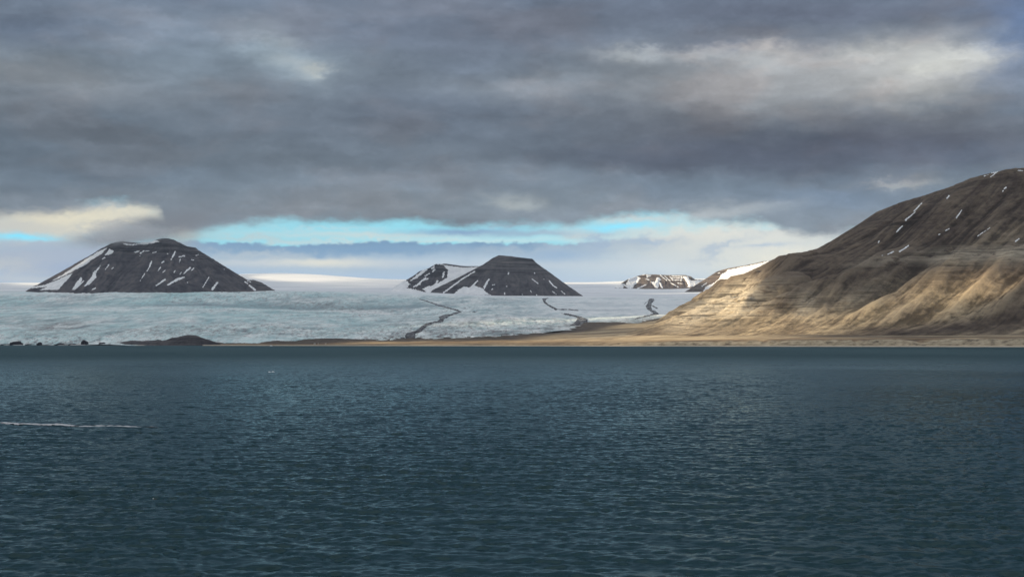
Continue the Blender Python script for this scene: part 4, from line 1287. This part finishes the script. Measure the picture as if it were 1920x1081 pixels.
# ------------------------------------------------------------------ huts on the shore
def box(c, s):
    v = np.array([[sx, sy, sz] for sz in (-0.5, 0.5) for sx, sy in ((-.5, -.5), (.5, -.5), (.5, .5), (-.5, .5))]) * np.array(s) + np.array(c)
    f = np.array([(3, 2, 1, 0), (4, 5, 6, 7), (0, 1, 5, 4), (1, 2, 6, 5), (2, 3, 7, 6), (3, 0, 4, 7)])
    return v, f


def land_height(x, y):
    d = (LX - x) ** 2 + (LY - y) ** 2
    return float(LZ.ravel()[np.argmin(d)])


def hut(px, Y, L, Wd, H, lab, rot):
    u, _ = ray(px, 642)
    x = float(u) * Y
    root = bpy.data.objects.new('hut', None)
    col.objects.link(root)
    root.location = (x, Y, land_height(x, Y))
    root.rotation_euler = (0, 0, rot)
    tag(root, lab, 'hut', 'white huts on the far shore')
    hw, hl = Wd / 2, L / 2
    v = np.array([(-hl, -hw, -1), (hl, -hw, -1), (hl, hw, -1), (-hl, hw, -1), (-hl, -hw, H), (hl, -hw, H), (hl, hw, H), (-hl, hw, H), (-hl, 0, H * 1.5), (hl, 0, H * 1.5)])
    f = [(0, 1, 5, 4), (2, 3, 7, 6), (1, 2, 6, 5), (3, 0, 4, 7), (4, 8, 7, 7), (5, 6, 9, 9)]
    me = bpy.data.meshes.new('wall')
    me.from_pydata([tuple(a) for a in v], [], [(0, 1, 5, 4), (2, 3, 7, 6), (1, 2, 6, 9, 5), (3, 0, 4, 8, 7)])
    me.materials.append(M['white_wall'])
    o = bpy.data.objects.new('wall', me); o.parent = root; col.objects.link(o)
    me = bpy.data.meshes.new('roof')
    e, t = 0.35, 0.18
    rv = []
    for sx in (-hl - e, hl + e):
        rv += [(sx, -hw - e, H - 0.25), (sx, 0, H * 1.5 + 0.02), (sx, hw + e, H - 0.25), (sx, hw + e, H - 0.25 + t), (sx, 0, H * 1.5 + t + 0.05), (sx, -hw - e, H - 0.25 + t)]
    me.from_pydata(rv, [], [(0, 1, 7, 6), (1, 2, 8, 7), (2, 3, 9, 8), (3, 4, 10, 9), (4, 5, 11, 10), (5, 0, 6, 11), (0, 5, 4, 1), (1, 4, 3, 2), (6, 7, 10, 11), (7, 8, 9, 10)])
    me.materials.append(M['roofing'])
    o = bpy.data.objects.new('roof', me); o.parent = root; col.objects.link(o)
    vv, ff = box((0.3 * hl, -hw - 0.04, 1.0), (0.9, 0.08, 2.0))
    mesh_obj('door', vv, ff, M['door'], root, smooth=False)
    vv, ff = box((-0.4 * hl, -hw - 0.04, 1.5), (0.8, 0.08, 0.8))
    mesh_obj('window', vv, ff, M['door'], root, smooth=False)
    return root


hut(590, 5990, 7.5, 5.0, 3.2, 'largest white hut, left of the pair on the brown shore below the glacier', 0.1)
hut(610.5, 5990, 4.5, 4.0, 3.0, 'smaller white hut standing apart on the right, brown shore below the glacier', -0.2)
hut(597, 6040, 4.0, 3.2, 1.9, 'faint low hut just right of the largest white hut', 0.3)


# ------------------------------------------------------------------ floating ice, foam, bird
def sea_point(px, py):
    u, v = ray(px, py)
    Y = CAM_H / -v
    return float(u * Y), float(Y)


for k, (px, py, wd, hh, lab) in enumerate([(508.5, 648.3, 9.0, 2.2, 'lone white ice chunk afloat close to the far shore'),
                                           (505.2, 697.4, 1.35, 0.32, 'white ice scrap on open water, left one of a close pair'),
                                           (512.0, 697.4, 1.6, 0.36, 'white ice scrap on open water, right one of a close pair')]):
    x, y = sea_point(px, py)
    v, f = blob_mesh(wd / 2, wd * 0.35, hh, 300 + k, amp=0.45)
    o = mesh_obj('ice_chunk', v, f, M['floe'])
    o.location = (x, y, float(sea_disp(np.array([x]), np.array([y]))[2][0]) + 0.05)
    tag(o, lab, 'ice', 'ice chunks afloat')


def foam():
    """ragged strip of foam that follows the waves"""
    pts = [(-60, 791.5), (10, 793), (40, 795.5), (100, 797.0), (150, 798.6), (190, 797.6), (230, 799.8), (262, 799.6), (300, 801.5)]
    wid = [0.9, 0.7, 0.9, 1.0, 0.6, 0.4, 0.8, 0.4, 0.05]
    cx = np.array([sea_point(*p) for p in pts])
    xs = np.arange(cx[0, 0], cx[-1, 0], 0.07)
    yc = np.interp(xs, cx[:, 0], cx[:, 1]); wd = np.interp(xs, cx[:, 0], wid)
    ts = np.linspace(-4, 4, 90)
    Tt, Xx = np.meshgrid(ts, xs, indexing='ij')
    yy = yc[None, :] + Tt + 0.9 * fbm(Xx / 5.0, Tt * 0, 3, 404)
    den = wd[None, :] * 1.15 - np.abs(Tt) + 1.5 * fbm(Xx / 2.6, Tt / 1.3, 5, 405, 0.65)
    ox, oy, h = sea_disp(Xx, yy)
    keep = den > 0
    keep = keep[:-1, :-1] & keep[1:, 1:] & keep[1:, :-1] & keep[:-1, 1:]
    o = grid_obj('foam', Xx + ox, yy + oy, h + 0.05 + 0.10 * np.clip(den, 0, 1), M['foam'], keep=keep)
    tag(o, 'long thin streak of white foam on the water at the left', 'foam', kind='stuff')


foam()


def bird():
    x, y = sea_point(290, 936)
    z = float(sea_disp(np.array([x]), np.array([y]))[2][0])
    root = bpy.data.objects.new('seabird', None)
    col.objects.link(root)
    root.location = (x, y, z + 0.02)
    root.rotation_euler = (0, 0, R(168))
    tag(root, 'small dark seabird with a white head swimming in the waves', 'seabird')
    # body: rings swept from tail to neck
    ring = [(-0.24, 0.055, 0.012, 0.010), (-0.19, 0.050, 0.04, 0.03), (-0.10, 0.045, 0.085, 0.07), (0.0, 0.045, 0.10, 0.085), (0.08, 0.055, 0.085, 0.08), (0.125, 0.085, 0.055, 0.055), (0.145, 0.125, 0.036, 0.036)]
    nu = 20

    def sweep(rg, tilt=0):
        v = []
        for (a, zz, ry, rz) in rg:
            for i in range(nu):
                p = 2 * math.pi * i / nu
                v.append((a + tilt * 0, ry * math.cos(p), zz + rz * math.sin(p)))
        f = [(j * nu + i, j * nu + (i + 1) % nu, (j + 1) * nu + (i + 1) % nu, (j + 1) * nu + i) for j in range(len(rg) - 1) for i in range(nu)]
        return np.array(v), np.array(f)
    v, f = sweep(ring); mesh_obj('body', v, f, M['feather_dark'], root)
    v, f = sweep([(0.095, 0.15, 0.004, 0.004), (0.11, 0.15, 0.032, 0.034), (0.14, 0.152, 0.045, 0.046), (0.175, 0.15, 0.040, 0.040), (0.205, 0.145, 0.020, 0.02), (0.215, 0.143, 0.004, 0.004)])
    mesh_obj('head', v, f, M['feather_white'], root)
    v, f = sweep([(0.20, 0.142, 0.012, 0.013), (0.23, 0.138, 0.008, 0.009), (0.255, 0.130, 0.001, 0.001)])
    mesh_obj('beak', v, f, M['beak'], root)
    v, f = sweep([(0.02, 0.04, 0.05, 0.02), (0.09, 0.045, 0.088, 0.068), (0.132, 0.075, 0.062, 0.06), (0.146, 0.118, 0.037, 0.038)])
    mesh_obj('breast', v, f, M['feather_white'], root)
    for s in (-1, 1):
        v, f = sweep([(-0.22, 0.075, 0.004, 0.004), (-0.12, 0.075, 0.02, 0.035), (0.0, 0.07, 0.022, 0.05), (0.07, 0.065, 0.006, 0.02)])
        v = v + np.array([0, s * 0.085, 0.01])
        mesh_obj('wing', v, f, M['feather_dark'], root)


bird()

# ------------------------------------------------------------------ unseen cloud layer added to shade the scene, gaps shaped by lit_mask
ZC = 4500.0


def lit_mask(px, py):
    f = 0
    for a in [(1372, 566, 95, 16, 22, 1.0, 1.5), (1300, 594, 75, 20, 30, 1.0, 1.5), (1230, 622, 190, 13, 8, 0.9, 1.2), (1440, 614, 170, 16, 6, 0.9, 1.3),
              (1640, 594, 180, 24, 14, 1.0, 1.5), (1480, 606, 110, 16, 14, 1.0, 1.5), (1742, 560, 120, 34, 24, 1.0, 1.5), (1870, 552, 90, 45, 34, 0.9, 1.4), (1620, 528, 45, 14, 22, 0.55, 1), (1470, 548, 60, 12, 25, 0.35, 1),
              (1000, 644, 420, 6, 0, 1.0, 1.5), (1330, 642, 260, 8, 0, 0.95, 1.5), (1800, 642, 300, 9, 0, 0.4, 1.5), (620, 645, 160, 3, 0, 0.5, 1),
              (570, 520, 130, 7, 0, 1.0, 1.6), (650, 527, 190, 16, 0, 0.36, 2), (1180, 536, 110, 12, 0, 0.3, 2), (850, 520, 60, 20, 0, 0.25, 2), (50, 535, 90, 9, 0, 0.3, 2), (690, 514, 90, 4, 0, 0.55, 1), (1275, 526, 34, 14, 0, 1.0, 2), (1190, 526, 30, 9, 0, 0.75, 1.5), (1330, 530, 40, 12, 0, 1.0, 2),
              (1400, 508, 75, 26, 22, 1.0, 2), (135, 500, 75, 7, 33, 0.5, 1.3), (60, 531, 70, 3, 0, 0.6, 1), (1850, 440, 100, 20, 30, 0.18, 1), (1240, 515, 80, 5, 0, 0.35, 1)]:
        f = f + a[5] * ell(px, py, a[0], a[1], a[2], a[3], a[4], a[6])
    f = f * (1 - 0.9 * ell(px, py, 1745, 622, 240, 16, 3, 1.6)) * (1 - 0.8 * ell(px, py, 1440, 578, 60, 12, 25)) * (1 - 0.9 * ell(px, py, 1900, 596, 70, 22, 25, 1.5))
    return np.clip(f, 0, 1)


def build_deck():
    st = 45.0
    x = np.arange(-27000, -8000, st); y = np.arange(-5000, 29500, st)
    X, Y = np.meshgrid(x, y)
    acc = np.zeros(X.shape); hit = np.zeros(X.shape)
    for (gx, gy, gz) in [GB, GL, GC, GF, GR, (LX, LY, LZ), (GX, GY, GZ)]:
        px, py = proj(gx, gy, gz)
        m = (px > -40) & (px < 2000)
        l = lit_mask(px[m], py[m])
        k = (ZC - gz[m]) / SUN[2]
        cx = gx[m] + SUN[0] * k; cy = gy[m] + SUN[1] * k
        j = np.round((cx - x[0]) / st).astype(int); i = np.round((cy - y[0]) / st).astype(int)
        ok = (i >= 0) & (j >= 0) & (i < X.shape[0]) & (j < X.shape[1])
        np.add.at(acc, (i[ok], j[ok]), l[ok]); np.add.at(hit, (i[ok], j[ok]), 1.0)
    for ax in (0, 1):
        acc = blur(blur(acc, 1, ax), 2, ax); hit = blur(blur(hit, 1, ax), 2, ax)
    lit = np.where(hit > 1e-3, acc / np.maximum(hit, 1e-3), 0)
    lit = lit * (0.88 + 0.5 * fbm(X / 420, Y / 600, 4, 500))
    lit = np.clip(sstep(lit, 0.06, 0.80), 0, 1)
    dens = 1 - lit
    # ragged outer margin
    mx = np.minimum(np.minimum(X - x[0], x[-1] - X) / 900, np.minimum(Y - y[0], y[-1] - Y) / 900) + 0.5 * fbm(X / 1500, Y / 1500, 4, 510)
    dens = dens * sstep(mx, 0.0, 0.6)
    azd = np.degrees(np.arctan2(X, np.maximum(Y, 1.0)))
    dens = dens * (1 - sstep(azd + 0.6 * fbm(X / 900, Y / 900, 4, 515), -26.0, -23.5))      # cut away here to stay out of the camera's view
    puff = 0.55 + 0.45 * fbm(X / 1100, Y / 1100, 5, 520)
    th = 60 + 170 * puff
    top = ZC + th * dens
    bot = ZC - 0.35 * th * dens
    n, m_ = X.shape
    v = np.concatenate([np.stack([X, Y, top], -1).reshape(-1, 3), np.stack([X, Y, bot], -1).reshape(-1, 3)])
    live = dens > 0.02
    keep = live[:-1, :-1] | live[1:, :-1] | live[:-1, 1:] | live[1:, 1:]
    ft = grid_faces(n, m_, keep)
    f = np.concatenate([ft, ft[:, ::-1] + n * m_])
    used, inv = np.unique(f, return_inverse=True)
    dv = np.concatenate([dens.ravel(), dens.ravel()])[used]
    m, nt, b = material('shade_cloud_layer')
    nt.t.nodes.remove(b)
    out = [q for q in nt.t.nodes if q.type == 'OUTPUT_MATERIAL'][0]
    tr = nt.n('ShaderNodeBsdfTransparent'); tl = nt.n('ShaderNodeBsdfTranslucent'); df = nt.n('ShaderNodeBsdfDiffuse')
    tl.inputs['Color'].default_value = (0.55, 0.57, 0.60, 1); df.inputs['Color'].default_value = (0.55, 0.57, 0.60, 1)
    mx1 = nt.n('ShaderNodeMixShader'); mx1.inputs[0].default_value = 0.4
    nt.t.links.new(tl.outputs[0], mx1.inputs[1]); nt.t.links.new(df.outputs[0], mx1.inputs[2])
    mx2 = nt.n('ShaderNodeMixShader')
    # both skins together pass only what the shade mask leaves open
    a = nt.math('SUBTRACT', 1.0, nt.math('SQRT', nt.math('SUBTRACT', 1.0, nt.math('MINIMUM', nt.attr('shade_density'), 0.999))))
    nt.put(mx2.inputs[0], a)
    nt.t.links.new(tr.outputs[0], mx2.inputs[1]); nt.t.links.new(mx1.outputs[0], mx2.inputs[2])
    nt.t.links.new(mx2.outputs[0], out.inputs[0])
    o = mesh_obj('shade_clouds', v[used], inv.reshape(f.shape), m, attrs=dict(shade_density=dv))
    tag(o, 'unseen grey cloud layer added to shade the fjord, gaps shaped for the sunlit patches', 'shade_clouds', kind='stuff')


build_deck()


# ------------------------------------------------------------------ haze in the fjord air
def build_haze():
    v, f = box((-2200, 10000, 770), (36000, 49400, 1582))
    m = bpy.data.materials.new('fjord_air')
    m.use_nodes = True
    nt = NT(m.node_tree)
    out = nt.n('ShaderNodeOutputMaterial')
    pv = nt.n('ShaderNodeVolumePrincipled')
    pv.inputs['Color'].default_value = (0.62, 0.76, 0.95, 1)
    pv.inputs['Density'].default_value = 0.0000062
    nt.t.links.new(pv.outputs[0], out.inputs['Volume'])
    o = mesh_obj('haze', v, f, m, smooth=False)
    tag(o, 'thin bluish haze in the air over the fjord', 'haze', kind='stuff')


build_haze()


# ------------------------------------------------------------------ cloud resting on the left summit
def build_cap():
    cx, cy, cz = (float(v) for v in at(238, 446, 13800.0))
    v, f = blob_mesh(560, 460, 150, 900, 40, 24, 0.2, clip=False)
    m = bpy.data.materials.new('summit_cloud')
    m.use_nodes = True
    nt = NT(m.node_tree)
    out = nt.n('ShaderNodeOutputMaterial')
    pv = nt.n('ShaderNodeVolumePrincipled')
    pv.inputs['Color'].default_value = (0.985, 0.985, 0.985, 1)
    o_ = nt.n('ShaderNodeTexCoord').outputs['Object']
    nz = nt.noise(nt.vec('MULTIPLY', o_, (1 / 260, 1 / 260, 1 / 110)), 1, 5, 0.6)
    rr = nt.vec('LENGTH', nt.vec('MULTIPLY', o_, (1 / 540, 1 / 450, 1 / 150)))
    d = nt.math('MULTIPLY', nt.smooth(nt.math('SUBTRACT', nt.math('MULTIPLY_ADD', nz, 1.5, 0.15), rr), 0.0, 0.75), 0.0036)
    nt.put(pv.inputs['Density'], d)
    nt.t.links.new(pv.outputs[0], out.inputs['Volume'])
    o = mesh_obj('cloud', v, f, m)
    o.location = (cx, cy, cz + 45)
    tag(o, 'small grey cloud resting on the summit of the left mountain', 'cloud', kind='thing')


build_cap()
